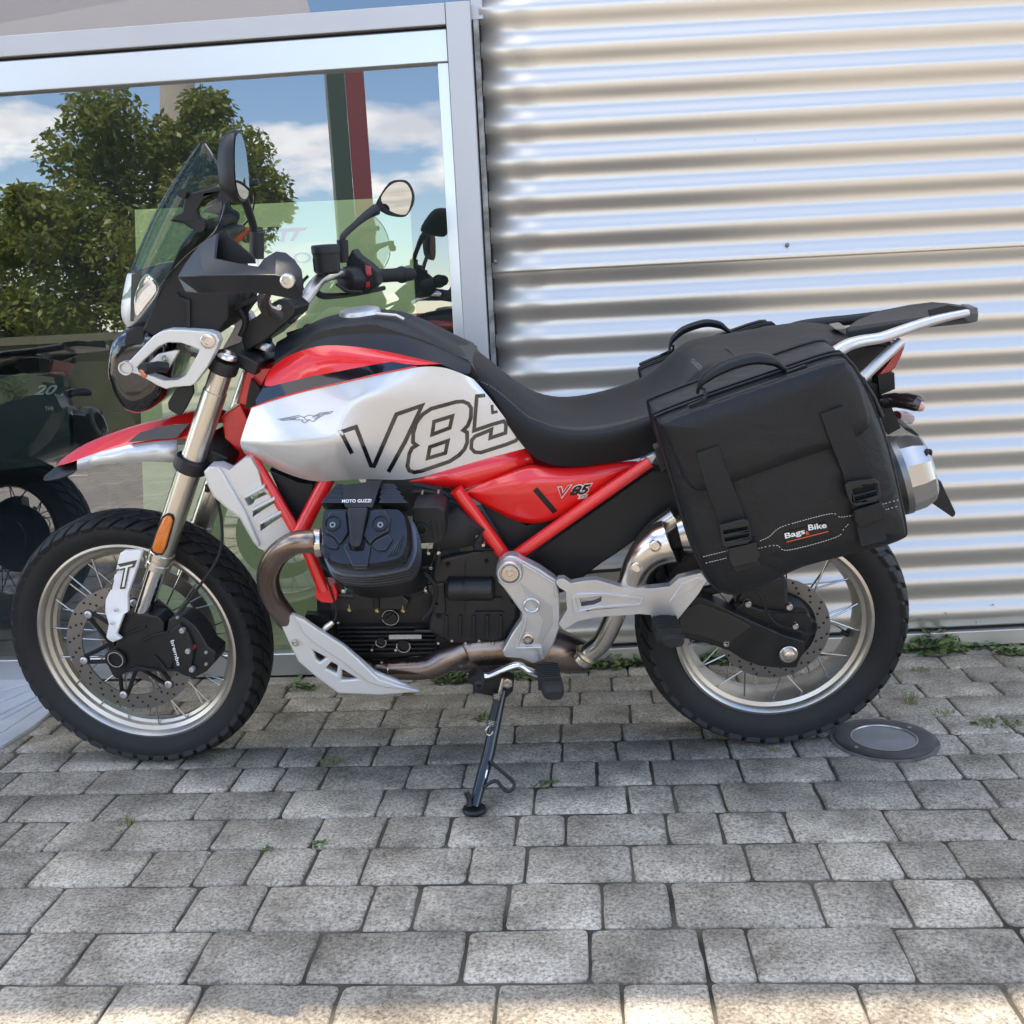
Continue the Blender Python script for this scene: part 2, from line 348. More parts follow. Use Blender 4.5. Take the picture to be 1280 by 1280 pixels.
def build_pavers():
    rnd = random.Random(3); cnt = 0; rest = ([], [])
    for r in range(len(ROWS) - 1):
        v1, v0 = ROWS[r], ROWS[r + 1]; us = []
        if r in JOINTS:
            y, xs = JOINTS[r]; us = [G(x, y).dot(UX) for x in xs]
        else: us = [-.7 + rnd.random() * .1]
        a = us[0]
        while a > -3.6: a -= rnd.choice((.115, .155, .155, .2, .2)) + rnd.random() * .006; us.insert(0, a)
        a = us[-1]
        while a < 2.6: a += rnd.choice((.115, .155, .155, .2, .2)) + rnd.random() * .006; us.append(a)
        vis = [-2.35 + r * .075, 1.15 - r * .06]
        for k in range(len(us) - 1):
            V, F, cu, cv = paver_mesh(us[k], us[k + 1], v0, v1, rnd)
            pos = UX * cu + VX * cv; pos.z = -.001
            Mx = Matrix.Translation(pos) @ Matrix.Rotation(-PY, 4, 'Z')
            if vis[0] < cu < vis[1] and r < 15 and cnt < 300:
                o = obj('paver', (V, F), M_PAV, yard, smooth=50, M=Mx); cnt += 1
            else:
                n = len(rest[0]); rest[0].extend([Mx @ Vector(v) for v in V]); rest[1].extend([tuple(i + n for i in f) for f in F])
    o = obj('paver_field', rest, M_PAV, yard, smooth=50); o['kind'] = 'stuff'
    return cnt
print('pavers', build_pavers())
def far_paving():
    m = bpy.data.materials.new('far_paving'); m.use_nodes = True; N = m.node_tree.nodes; Lk = m.node_tree.links; b = N['Principled BSDF']; b.inputs['Roughness'].default_value = .9
    ge = N.new('ShaderNodeNewGeometry'); br = N.new('ShaderNodeTexBrick'); br.inputs['Scale'].default_value = 1; br.inputs['Brick Width'].default_value = .19; br.inputs['Row Height'].default_value = .135; br.inputs['Mortar Size'].default_value = .004
    br.inputs['Color1'].default_value = (.34, .315, .28, 1); br.inputs['Color2'].default_value = (.25, .235, .21, 1); br.inputs['Mortar'].default_value = (.06, .05, .04, 1); Lk.new(ge.outputs['Position'], br.inputs['Vector'])
    Lk.new(br.outputs['Color'], b.inputs['Base Color']); return m
fp_ = obj('far_paving', quad_sheet(-8, 8, -10.6, -1.86, -.003), far_paving(), yard); fp_['kind'] = 'stuff'
# ------------------------------------------------------------------ corrugated wall
def wallpt(s, z, off=0):
    """along the metal wall: s metres right of its left edge, off towards the street"""
    b = Vector((-.652, .533, 0)); d = Vector((math.cos(YW), math.sin(YW), 0)); n = Vector((math.sin(YW), -math.cos(YW), 0))
    return b + d * s + n * off + Vector((0, 0, z))
wall = empty('metal_wall', wallpt(0, 0)); tag(wall, 'silver corrugated metal wall with horizontal ribs behind the motorcycle', 'wall')
WI = Matrix.Translation(wallpt(0, 0)).inverted()
def wobj(name, VF, m, **k): return obj(name, ([WI @ Vector(v) for v in VF[0]], VF[1]), m, wall, **k)
PITCH = .0975; AMP = .0082; Z0 = 1.449      # steepest downward face of a rib lies at Z0
def corr_sheet(z0, z1, off, s0=0.0, s1=4.6):
    V, F = [], []; nz = int((z1 - z0) / PITCH * 16) + 1; ns = 24
    for i in range(ns + 1):
        s = s0 + (s1 - s0) * i / ns
        for k in range(nz + 1):
            z = z0 + (z1 - z0) * k / nz
            o = off + AMP * math.sin(2 * math.pi * (z - Z0) / PITCH) + .0012 * math.sin(s * 3.1 + z * 2) 
            V.append(wallpt(s, z, o))
    for i in range(ns):
        for k in range(nz): a = i * (nz + 1) + k; F.append((a, a + nz + 1, a + nz + 2, a + 1))
    return V, F
ZS = Z0 - 3 * PITCH + .018
wobj('lower_sheet', corr_sheet(.062, ZS + .05, 0), M_CORR, smooth=60, solid=.0008)
wobj('upper_sheet', corr_sheet(ZS, 5.6, .0022), M_CORR, smooth=60, solid=.0008)
def wbox(s0, s1, z0, z1, o0, o1):
    P = [wallpt(s, z, o) for s in (s0, s1) for o in (o0, o1) for z in (z0, z1)]
    return P, [(0, 1, 3, 2), (4, 6, 7, 5), (0, 4, 5, 1), (2, 3, 7, 6), (0, 2, 6, 4), (1, 5, 7, 3)]
wobj('base_flashing', wbox(-.0, 4.6, .006, .052, -.02, .012), M_CORR, bev=.002)
wobj('shadow_gap', wbox(.0, 4.6, .05, .075, -.03, -.012), M_DARK)
wobj('edge_trim', join(wbox(-.017, -.002, .0, 1.842, -.02, .016), wbox(-.017, .022, .0, 1.842, -.03, -.016)), mat('dirty_trim', (.36, .36, .34), .5, .3, col2=(.16, .15, .13), vscale=30), bev=.001)
wobj('gap_strip', wbox(-.0015, .003, .0, 1.83, -.012, .004), M_DARK)  # dark strip put in for the shade of the gap beside the trim
wobj('roof_cap', wbox(-.05, 4.6, 5.6, 5.614, -.1, .03), M_ALU)
for px, py in ((984, 306), (619, 327), (1180, 765), (1240, 755), (1220, 778), (1150, 772)):
    P = onplane(px, py, WALLP, YW); q = (P - Vector((-.652, .533, 0))); s = q.dot(Vector((math.cos(YW), math.sin(YW), 0)))
    big = py < 400
    o = .006 + AMP * math.sin(2 * math.pi * (P.z - Z0) / PITCH)
    wobj('screw', lathe([(.0055 if big else .0015, -.004), (.0055 if big else .0015, .0025), (.003 if big else .001, .004), (0, .004)], wallpt(s, P.z, o), (math.sin(YW), -math.cos(YW), 0), 10), mat('screw_zinc', (.22, .21, .2), .45, .8))
# building mass behind (casts the shade over the yard)
bw = empty('shop_building', (0, 0, 0)); tag(bw, 'shop building mass behind the metal wall and glazing', 'building')
obj('rear_wall', box((0, 5.3, 2.82), (9, .2, 5.64)), M_INT, bw); obj('side_wall', box((-4.45, 3.1, 2.82), (.2, 4.2, 5.64)), M_INT, bw)
obj('side_wall', box((4.3, 3.0, 2.82), (.2, 4.4, 5.64)), M_INT, bw); obj('roof', box((0, 3.06, 5.69), (9.2, 4.7, .1)), M_INT, bw)
obj('shade_ledge', box((0, .64, 5.66), (9.2, .26, .07)), M_ALU, bw); obj('interior_floor', box((-2.5, 2.9, -.02), (3.9, 4.5, .05)), M_INTF, bw); obj('partition', box((-.55, 2.9, 2.82), (.1, 4.5, 5.6)), M_INT, bw)  # first box is unseen, added and widened to shape the shade on the yard
# ------------------------------------------------------------------ shop front
def gp(s, z, off=0):
    """along the shop glazing: s metres right of the metal wall's edge (negative is left), off towards the street"""
    b = Vector((-.672, .526, 0)); d = Vector((math.cos(YG), math.sin(YG), 0)); n = Vector((math.sin(YG), -math.cos(YG), 0))
    return b + d * s + n * off + Vector((0, 0, z))
shop = empty('shop_window', gp(0, 0)); tag(shop, 'glazed shop front in pale grey aluminium frame reflecting tree and sky', 'shop window')
SI = Matrix.Translation(gp(0, 0)).inverted()
def gbox(s0, s1, z0, z1, o0, o1):
    P = [gp(s, z, o) for s in (s0, s1) for o in (o0, o1) for z in (z0, z1)]
    return P, [(0, 1, 3, 2), (4, 6, 7, 5), (0, 4, 5, 1), (2, 3, 7, 6), (0, 2, 6, 4), (1, 5, 7, 3)]
def sobj(name, VF, m, par=shop, **k): return obj(name, ([SI @ Vector(v) for v in VF[0]], VF[1]), m, par, **k)
sobj('jamb', gbox(-.066, 0, 0, 1.884, -.03, .032), M_ALU, bev=.003)
sobj('top_rail', gbox(-3.4, -.067, 1.829, 1.884, -.03, .030), M_ALU, bev=.003)
sobj('rail_gap', gbox(-3.4, -.067, 1.822, 1.8288, -.03, .012), M_DARK)
sobj('sash_rail', gbox(-3.4, -.067, 1.737, 1.8215, -.03, .022), M_ALU2, bev=.004)
sobj('sash_stile', gbox(-.098, -.067, .075, 1.7368, -.03, .018), M_ALU2, bev=.003)
sobj('bottom_rail', gbox(-3.4, -.067, .004, .0745, -.03, .02), M_ALU2, bev=.004)
M_CLEAR = bpy.data.materials.new('clear_glass_core'); M_CLEAR.use_nodes = True
M_CLEAR.node_tree.nodes.clear(); _o = M_CLEAR.node_tree.nodes.new('ShaderNodeOutputMaterial'); _t = M_CLEAR.node_tree.nodes.new('ShaderNodeBsdfTransparent'); M_CLEAR.node_tree.links.new(_t.outputs[0], _o.inputs[0])
def pane(name, *a):
    g = sobj(name, gbox(*a), M_SHOPGLASS, smooth=0); g.data.materials.append(M_CLEAR)
    nf = Vector((math.sin(YG), -math.cos(YG), 0))
    for pl in g.data.polygons: pl.material_index = 0 if pl.normal.dot(nf) > .9 else 1      # coated street face
pane('glass_pane', -3.4, -.0985, .075, 1.7365, -.008, 0)
pane('upper_pane', -3.4, -.002, 1.8845, 5.6, -.012, -.004)
sobj('mullion', gbox(-.001, .03, 1.8445, 5.6, -.03, .0), M_ALU)
# ------------------------------------------------------------------ behind the glass
M_POSTER = mat('poster_green', (.47, .54, .24), .5)
K_INKR = mat('poster_red_ink', (.5, .03, .01), .5); K_INKD = mat('poster_dark_ink', (.012, .016, .012), .5)
def behind(px, py, off): return onplane(px, py, WALLP, YG, off)
def panel(name, px4, off, t, m, par=None, bev=.002):
    q = [behind(*p, off) for p in px4]; d = Vector((-math.sin(YG), math.cos(YG), 0)) * t
    return obj(name, slab([q], d), m, par, bev=bev, smooth=30)
def ptext(s, quad, off, m, par, shear=0, bold=.02):
    V2, F2 = text2d(s, shear, bold); return obj('lettering', ([behind(*quadmap(v, quad), off) for v in V2], F2), m, par, smooth=0)
pst = panel('poster', [(168, 262), (512, 246), (545, 835), (185, 835)], .035, .006, M_POSTER)
tag(pst, 'large pale green poster with red and black lettering standing inside the shop glass', 'poster')
ptext('V', [(286, 308), (300, 308), (320, 283), (278, 286)], .033, K_INKR, pst, 0, .06)
ptext('85', [(301, 304), (342, 302), (352, 283), (308, 284)], .033, K_INKD, pst, .2, .06)
ptext('TT', [(348, 303), (376, 300), (384, 284), (346, 286)], .033, K_INKR, pst, .25, .05)
ptext('S LO O', [(298, 334), (390, 328), (388, 315), (298, 319)], .033, K_INKD, pst, 0, .01)
ptext('OVETTI', [(306, 392), (386, 385), (386, 371), (306, 377)], .033, K_INKD, pst, 0, .01)
bd = panel('display_board', [(-20, 470), (78, 464), (86, 472), (88, 580), (-20, 590)], .25, .03, mat('board_dark', (.018, .03, .026), .4), bev=.006)
tag(bd, 'dark display board with pale writing inside the shop behind the front wheel', 'board')
ptext('20', [(42, 494), (68, 493), (73, 481), (46, 481)], .247, mat('board_ink', (.30, .32, .28), .5), bd, .2, .02)
ptext('THE', [(56, 513), (67, 513), (67, 508), (56, 508)], .247, MATS['board_ink'], bd)
hm = obj('lounge_chair', pillow(cr([behind(*q, .4) for q in [(112, 600), (114, 540), (124, 520), (145, 515), (164, 520), (172, 545), (172, 600)]], 4, True), Vector((0, .18, 0)), ((1, 0), (1, .6), (.8, 1))), mat('seat_black_shop', (.02, .02, .02), .5), smooth=60)
tag(hm, 'rounded black chair back inside the shop behind the red fender', 'chair')
obj('chair_leg', tube([behind(142, 600, .48), behind(142, 835, .48)], .02, 8), MATS['seat_black_shop'], hm)
# ------------------------------------------------------------------ street behind the camera, seen in the glass and the metal
def leaf_mat(name, c1, c2):
    m = bpy.data.materials.new(name); m.use_nodes = True; N = m.node_tree.nodes; Lk = m.node_tree.links; b = N['Principled BSDF']; o = N['Material Output']
    ge = N.new('ShaderNodeNewGeometry'); ns = N.new('ShaderNodeTexNoise'); ns.inputs['Scale'].default_value = 2.2; Lk.new(ge.outputs['Position'], ns.inputs['Vector'])
    mx = N.new('ShaderNodeMix'); mx.data_type = 'RGBA'; mx.inputs['A'].default_value = (*c1, 1); mx.inputs['B'].default_value = (*c2, 1)
    ad = N.new('ShaderNodeMath'); ad.operation = 'MULTIPLY_ADD'; ad.inputs[1].default_value = .7; ad.inputs[2].default_value = 0; Lk.new(ge.outputs['Random Per Island'], ad.inputs[0])
    a2 = N.new('ShaderNodeMath'); a2.operation = 'ADD'; Lk.new(ad.outputs[0], a2.inputs[0]); Lk.new(ns.outputs[0], a2.inputs[1]); a3 = N.new('ShaderNodeMath'); a3.operation = 'SUBTRACT'; a3.inputs[1].default_value = .35; Lk.new(a2.outputs[0], a3.inputs[0])
    Lk.new(a3.outputs[0], mx.inputs['Factor']); Lk.new(mx.outputs['Result'], b.inputs['Base Color']); b.inputs['Roughness'].default_value = .38
    t = N.new('ShaderNodeBsdfTranslucent'); Lk.new(mx.outputs['Result'], t.inputs['Color']); ms = N.new('ShaderNodeMixShader'); ms.inputs[0].default_value = .35
    Lk.new(b.outputs[0], ms.inputs[1]); Lk.new(t.outputs[0], ms.inputs[2]); Lk.new(ms.outputs[0], o.inputs[0])
    return m
M_LEAF = leaf_mat('leaf_green', (.11, .16, .03), (.33, .36, .075))
M_LEAF2 = mat('leaf_dark', (.028, .05, .018), .5, col2=(.06, .085, .02), vscale=1.5)
M_BARK = mat('bark', (.10, .08, .06), .9, bump=.6, bscale=30)
def leaves(centres, n, size, rnd):
    V, F = [], []
    for c, rad in centres:
        for _ in range(n):
            d = Vector((rnd.gauss(0, 1), rnd.gauss(0, 1), rnd.gauss(0, 1))).normalized() * rad * (rnd.random() ** .45)
            p = c + Vector((d.x, d.y, d.z * .75)); s = size * (.6 + rnd.random() * .8)
            a = Vector((rnd.gauss(0, 1), rnd.gauss(0, 1), rnd.gauss(-.5, .6))).normalized(); b = a.cross(Vector((rnd.gauss(0, 1), rnd.gauss(0, 1), rnd.gauss(0, 1)))).normalized()
            k = len(V); V += [p, p + a * s * .5 + b * s * .22, p + a * s, p + a * s * .5 - b * s * .22]; F.append((k, k + 1, k + 2, k + 3))
    return V, F
def tree(name, label, base, crown, seed, nl, m, h0=1.2, size=.14):
    rnd = random.Random(seed); root = empty(name, base); tag(root, label, 'tree', 'trees across the street')
    top = sum((c for c, r in crown), Vector()) / len(crown); inv = Matrix.Translation(base).inverted()
    tr_ = [tube(cr([base, base.lerp(Vector((top.x, top.y, base.z)), .2) + Vector((0.05, 0, h0)), top], 5), [.16, .11, .05], 8)]
    for c, r in crown: tr_.append(tube([base.lerp(top, .45), base.lerp(top, .6).lerp(c, .5) + Vector((0, 0, .1)), c], [.06, .035, .012], 6))
    V, F = join(*tr_); obj('trunk', ([inv @ v for v in V], F), M_BARK, root)
    V, F = leaves(crown, nl, size, rnd); obj('crown', ([inv @ v for v in V], F), m, root, smooth=0)
    return root
def clumps(px, dist, rnd, spread=.8): return [(mirrored(x, y, dist + rnd.uniform(-spread, spread)), r) for x, y, r in px]
rt = random.Random(11)
b_ = mirrored(200, 640, 9); b_.z = -.05
tree('broadleaf_tree', 'broad leafy tree whose sunlit crown is mirrored in the shop glass behind the windscreen', b_, clumps([(128, 140, .42), (105, 195, .5), (155, 190, .5), (200, 180, .42), (258, 135, .3), (250, 180, .5), (295, 190, .42), (320, 235, .4), (205, 240, .6), (140, 250, .6), (265, 245, .55), (90, 265, .5), (50, 285, .45), (45, 330, .5), (110, 320, .6), (180, 310, .6), (245, 300, .6), (300, 285, .45), (10, 300, .35), (130, 375, .55), (60, 385, .5), (200, 370, .6), (340, 260, .25), (30, 250, .22)], 9, rt), 5, 1300, M_LEAF, size=.085)
b_ = mirrored(-120, 640, 12); b_.z = -.05
tree('broadleaf_tree', 'darker tree left of the broad tree, partly mirrored at the left edge of the glass', b_, clumps([(-60, 300, .8), (-130, 220, .9), (-30, 380, .7), (-180, 330, .9), (30, 400, .6), (-110, 400, .8), (80, 410, .5)], 12, rt), 6, 1500, M_LEAF2, size=.11)
b_ = mirrored(25, 640, 6.5); b_.z = -.05
tree('young_tree', 'small yellow-green sapling mirrored low at the left of the glass', b_, clumps([(10, 480, .16), (25, 510, .2), (40, 545, .2), (75, 545, .2), (15, 560, .16), (95, 525, .14), (60, 520, .12)], 6.5, rt, .2), 7, 420, M_LEAF, .5, .05)
# low walls and a pale building across the yard
def ext(a, b, z0, z1, t, m, name, par=None):
    a, b = Vector(a), Vector(b); a.z = b.z = 0; d = (b - a).normalized(); n = Vector((d.y, -d.x, 0)) * t
    P = [a, b, b + n, a + n]; V = [p + Vector((0, 0, z)) for z in (z0, z1) for p in P]
    return obj(name, (V, [(0, 3, 2, 1), (4, 5, 6, 7), (0, 1, 5, 4), (1, 2, 6, 5), (2, 3, 7, 6), (3, 0, 4, 7)]), m, par)
M_OLIVE = mat('olive_render', (.115, .12, .065), .85, var=.25, vscale=3); M_CREAM = mat('cream_render', (.62, .54, .42), .85, var=.08, vscale=1.5)
w1 = ext(mirrored(-420, 500, 8), mirrored(172, 500, 8), -.05, .98, .2, M_OLIVE, 'garden_wall'); tag(w1, 'low olive garden wall under the trees, mirrored in the glass', 'wall')
ext(mirrored(-420, 500, 7.95), mirrored(172, 500, 7.95), .981, 1.06, .3, mat('olive_coping', (.24, .24, .15), .8), 'coping', w1)
w2 = ext(mirrored(330, 500, 20), mirrored(1100, 500, 20), -.05, 1.02, .2, M_CREAM, 'boundary_wall'); tag(w2, 'pale boundary wall with red coping mirrored right of the tank', 'wall')
ext(mirrored(330, 500, 19.9), mirrored(1100, 500, 19.9), 1.021, 1.12, .4, mat('red_coping', (.36, .06, .05), .7), 'coping', w2)
hb = empty('apartment_house', (9, -19, 0)); tag(hb, 'cream apartment house across the street, mirrored only in the ribbed metal', 'building')
def hpart(name, c, s, m): return obj(name, box(c, s), m, hb)
hpart('facade', (0, 0, 3.4), (13, 5, 7), M_CREAM); hpart('roof', (0, 0, 7.05), (13.8, 5.8, .3), mat('roof_tile', (.28, .10, .06), .8))
for i in range(5):
    for k in range(2):
        w = hpart('window', (-5 + i * 2.5, 2.52, 1.7 + k * 3), (1.1, .1, 1.4), mat('shutter_brown', (.12, .07, .04), .6))
cl = obj('lamp_column', tube([mirrored(222, 640, 15) * 1.0, mirrored(222, 60, 15)], [.34, .26], 14), M_CREAM); tag(cl, 'tall pale concrete column rising behind the mirrored tree', 'column')
def pylon(name, x0, x1, y0, dist, t, m, par=None):
    a, b, c_, d_ = mirrored(x0, 170, dist), mirrored(x1, 170, dist), mirrored(x0, y0, dist), mirrored(x1, y0, dist)
    return ext(a, b, -.05, (c_.z + d_.z) / 2, t, m, name, par)
py_ = pylon('banner_pylon', 414, 436, 40, 11, .06, mat('banner_green', (.07, .11, .085), .7)); tag(py_, 'tall dark green and dull red banner pylon mirrored right of the tree', 'banner')
pylon('red_panel', 436.5, 460, 40, 10.99, .06, mat('banner_red', (.30, .075, .08), .7), py_); pylon('pale_edge', 411, 413.6, 40, 11, .06, mat('banner_edge', (.4, .42, .33), .6), py_)
# pale grey sheet added over the yard for the grey reflection in the upper pane
q = [mirrored(-200, 66, 5.4), mirrored(120, 48, 5.4), mirrored(388, 17, 5.4), mirrored(372, -40, 5.6), mirrored(330, -220, 6.0), mirrored(-250, -220, 6.0)]
grey_sheet = obj('reflection_sheet', slab([q], Vector((0, -.02, 0))), mat('sheet_cloth', (.62, .60, .62), .8), smooth=0); tag(grey_sheet, 'pale grey sheet added for its reflection in the pane above the shop window', 'shade sail')
for a_ in (q[5],): obj('sheet_post', tube([Vector((a_.x * 1.25, a_.y - 1.5, 0)), a_], .03, 8), M_ALU, grey_sheet)
# ------------------------------------------------------------------ ramp plate, ground light, weeds
M_RAMP = mat('ramp_metal', (.64, .67, .72), .42, .35, var=.1, vscale=6)
rp_ = [G(-60, 846, .012), G(45, 843, .012), G(64, 888, .012), G(40, 908, .012), G(0, 932, .012), G(-90, 975, .012)]
ramp = obj('threshold_plate', slab([rp_], Vector((0, 0, -.012))), M_RAMP, bev=.003); tag(ramp, 'pale blue-grey ribbed metal plate on the ground at the shop door', 'plate')
for a, b in (((0, 916), (56, 880)), ((0, 893), (50, 868)), ((0, 900), (52, 872)), ((0, 878), (47, 858)), ((-20, 870), (46, 852))):
    A, B_ = G(*a, .014), G(*b, .014); obj('plate_rib', tube([A, B_], .0035, 6), M_RAMP, ramp)
lc0 = G(1105, 925, 0)
ug = empty('ground_light', (lc0.x, lc0.y, 0)); ug.scale = (.82, .82, .5); tag(ug, 'round recessed ground light with dark ring behind the rear wheel', 'ground light')
obj('mortar', lathe([(.152, -.02), (.155, .0045), (.148, .006), (.14, .004), (.14, -.02)], (0, 0, 0), (0, 0, 1), 40), mat('mortar', (.14, .135, .125), .9, var=.3, vscale=25, bump=.8, bscale=90), ug)
obj('ring', lathe([(.14, -.02), (.141, .010), (.136, .013), (.1, .014), (.094, .012), (.092, .006)], (0, 0, 0), (0, 0, 1), 48), mat('ring_dark', (.05, .05, .052), .5, var=.4, vscale=20), ug, smooth=30)
obj('lens', lathe([(.0915, .0), (.0915, .0085), (.06, .0095), (0, .010)], (0, 0, 0), (0, 0, 1), 48), mat('frosted_lens', (.16, .17, .18), .3, coat=.3, var=.12, vscale=18), ug)
obj('lens_rim', lathe([(.093, .008), (.095, .0145), (.0915, .0150), (.0905, .0095)], (0, 0, 0), (0, 0, 1), 48, cap=False), K_RIMM if 'K_RIMM' in globals() else mat('rim_steel', (.4, .4, .4), .3, .9), ug)
for k in range(2): obj('ring_screw', cyl((.117 * math.cos(.6 + 3.1 * k), .117 * math.sin(.6 + 3.1 * k), .014), (0, 0, 1), .006, .003, 10), mat('rim_steel', (.4, .4, .4), .3, .9), ug)
M_WEED = mat('weed_leaf', (.075, .13, .035), .5, col2=(.13, .18, .05), vscale=20); M_GRASS = mat('grass_blade', (.15, .18, .05), .6, col2=(.25, .23, .10), vscale=20)
def weed(pos, r, h, n, seed, label, grassy=False, size=.012, wide=1.0):
    rnd = random.Random(seed); V, F = [], []
    for _ in range(n):
        a = rnd.random() * 6.283; d = rnd.random() ** .6
        x, y = math.cos(a) * r * d, math.sin(a) * r * d * wide
        if grassy:
            hh = h * (.4 + rnd.random() * .7); bx, by = (rnd.random() - .5) * h * .9, (rnd.random() - .5) * h * .9; w = .0013
            k = len(V); V += [Vector((x - w, y, 0)), Vector((x + w, y, 0)), Vector((x + bx * .5 + w * .6, y + by * .5, hh * .7)), Vector((x + bx * .5 - w * .6, y + by * .5, hh * .7)), Vector((x + bx, y + by, hh))]
            F += [(k, k + 1, k + 2, k + 3), (k + 3, k + 2, k + 4)]
        else:
            z = h * (1 - d * .75) * rnd.random() ** .7; s = size * (.6 + rnd.random() * .8)
            t = Vector((math.cos(a + rnd.gauss(0, .8)), math.sin(a + rnd.gauss(0, .8)), rnd.gauss(.25, .4))).normalized(); u = t.cross(Vector((rnd.gauss(0, .4), rnd.gauss(0, .4), 1))).normalized(); p = Vector((x, y, z + .002))
            k = len(V); V += [p, p + t * s * .35 + u * s * .42, p + t * s * .85 + u * s * .34, p + t * s, p + t * s * .85 - u * s * .34, p + t * s * .35 - u * s * .42]; F.append(tuple(range(k, k + 6)))
            if rnd.random() < .12:
                k = len(V); V += [Vector((x * .7, y * .7, 0)), Vector((x * .7 + .0015, y * .7, 0)), p + Vector((.001, 0, 0)), p]; F.append((k, k + 1, k + 2, k + 3))
    o = obj('weed', (V, F), M_GRASS if grassy else M_WEED, smooth=0); o.location = pos
    tag(o, label, 'weed', 'weeds in the paving'); return o
WD = [((1168, 812), .10, .075, 420, 'bushy green weed against the wall base right of the rear tyre', 0, .017), ((1225, 808), .05, .035, 90, 'small weed at the wall base right of the bushy weed', 0, .013), ((1268, 816), .05, .03, 90, 'low weed at the wall base by the right edge', 0, .014),
      ((1150, 838), .03, .02, 40, 'yellowish tuft in the joint below the bushy weed', 1, .01), ((1140, 880), .02, .05, 24, 'thin grass tuft in the joint above the ground light', 1, .01), ((1245, 904), .06, .014, 110, 'strip of moss in the joint by the right edge', 0, .007), ((1180, 892), .03, .02, 30, 'dry grass in the joint beside the ground light', 1, .01),
      ((562, 852), .05, .06, 120, 'green weed under the exhaust collector', 0, .014), ((600, 850), .05, .045, 110, 'weed at the wall base left of the shift lever', 0, .013), ((662, 846), .05, .04, 110, 'weed at the wall base below the footpeg bracket', 0, .013), ((715, 838), .05, .035, 110, 'weed at the wall base below the link pipe', 0, .013), ((760, 833), .06, .045, 160, 'weed at the wall base left of the rear tyre', 0, .014), ((800, 830), .05, .04, 130, 'weed at the wall base beside the rear tyre', 0, .014), ((905, 826), .07, .05, 200, 'weed seen through the rear wheel spokes', 0, .015),
      ((375, 862), .04, .04, 70, 'small weed below the belly guard tip of the front wheel', 0, .012), ((512, 868), .015, .035, 26, 'grass tuft behind the belly guard', 1, .01), ((415, 952), .03, .02, 36, 'grass tuft in the joint left of the side stand', 1, .01), ((606, 898), .03, .02, 60, 'moss in the joint beside the stand spring', 0, .008), ((335, 1062), .01, .012, 16, 'tiny yellow-green sprout in the joint left of the stand foot', 0, .008), ((402, 1056), .015, .012, 22, 'tiny sprout in the joint near the stand foot', 0, .008), ((160, 1030), .02, .03, 18, 'dry grass blades in the joint at the left', 1, .01), ((970, 938), .02, .014, 30, 'small grass tuft under the rear tyre', 1, .01), ((683, 980), .03, .01, 40, 'moss in the joint right of the stand loop', 0, .007)]
for i, (pp, r, h, n, lb, gy, sz) in enumerate(WD):
    g_ = G(*pp); g_.z = -.004; weed(g_, r, h, n, 40 + i, lb, bool(gy), sz, .5)
# ------------------------------------------------------------------ motorcycle materials
def paint(name, col, metal=0, rough=.32, coat=1.0, flake=0):
    m = mat(name, col, rough, metal, coat, spec=.5)
    return m
K_SILVER = paint('silver_white_paint', (.64, .63, .615), .4, .3)
K_SILVER2 = mat('satin_silver', (.68, .675, .66), .38, .3)
K_RED = paint('red_paint', (.78, .010, .011), 0, .4)
K_BLACKG = mat('gloss_black', (.008, .008, .009), .12, coat=1)
K_PLAST = mat('matt_black_plastic', (.014, .015, .017), .45, bump=.18, bscale=900, spec=.4)
K_COVER = mat('tank_cover_black', (.013, .015, .019), .5, bump=.15, bscale=1200)
K_BLACK = mat('black_satin_metal', (.018, .018, .019), .38, .2, var=.25, vscale=20)
K_CASE = mat('engine_black', (.020, .020, .021), .36, .1, var=.2, vscale=14, bump=.12, bscale=500)
K_COVERM = mat('valve_cover_graphite', (.04, .042, .047), .25, .6, var=.1, vscale=20)
K_RUB = mat('rubber', (.017, .017, .018), .72, bump=.15, bscale=400, var=.2, vscale=12)
K_TYRE = mat('tyre_rubber', (.015, .015, .016), .62, bump=.2, bscale=350, var=.22, vscale=9)
K_ALU = mat('cast_aluminium', (.62, .62, .63), .34, .7, bump=.1, bscale=700, var=.05, vscale=12)
K_ALUB = mat('bright_aluminium', (.75, .74, .73), .22, .95)
K_RIM = mat('anodised_rim', (.62, .57, .50), .36, .9, var=.05, vscale=10)
K_CHAMP = mat('champagne_fork', (.63, .585, .51), .27, .9)
K_CHROME = mat('chrome', (.75, .76, .78), .07, 1)
K_STEEL = mat('brushed_steel', (.62, .58, .53), .24, 1, var=.06, vscale=10)
K_BRONZE = mat('heat_tinted_steel', (.23, .165, .125), .27, .95, col2=(.30, .24, .22), vscale=9)
K_DISC = mat('brake_disc_steel', (.30, .285, .27), .34, .9)
K_SPOKE = mat('spoke_steel', (.45, .44, .43), .25, 1)
K_SEAT = mat('seat_vinyl', (.010, .010, .0115), .46, bump=.25, bscale=700, spec=.3)
K_BAG = mat('bag_leatherette', (.0105, .012, .0145), .40, spec=.33, bump=.3, bscale=420, var=.12, vscale=5)
K_WEB = mat('bag_webbing', (.012, .012, .013), .75, bump=.5, bscale=900)
K_ORANGE = mat('orange_reflector', (.65, .16, .01), .2, coat=1, bump=.6, bscale=180)
K_REDLENS = mat('red_lens', (.42, .004, .008), .15, coat=1)
K_WHITE = mat('white_plastic', (.80, .80, .81), .35, coat=.4)
K_MIRROR = mat('mirror_glass', (.42, .46, .50), .015, 1)
K_SCREEN = glass_mat('smoked_screen', .02, (.56, .63, .57), .01, 1.25)
K_LENS = glass_mat('clear_lens', .10, (.82, .84, .86), .02)
K_YEL = mat('zinc_yellow', (.42, .36, .14), .35, .8)
K_THREAD = mat('pale_thread', (.55, .55, .53), .7)
K_DBLUE = mat('dark_blue_decal', (.03, .038, .06), .25, coat=1)
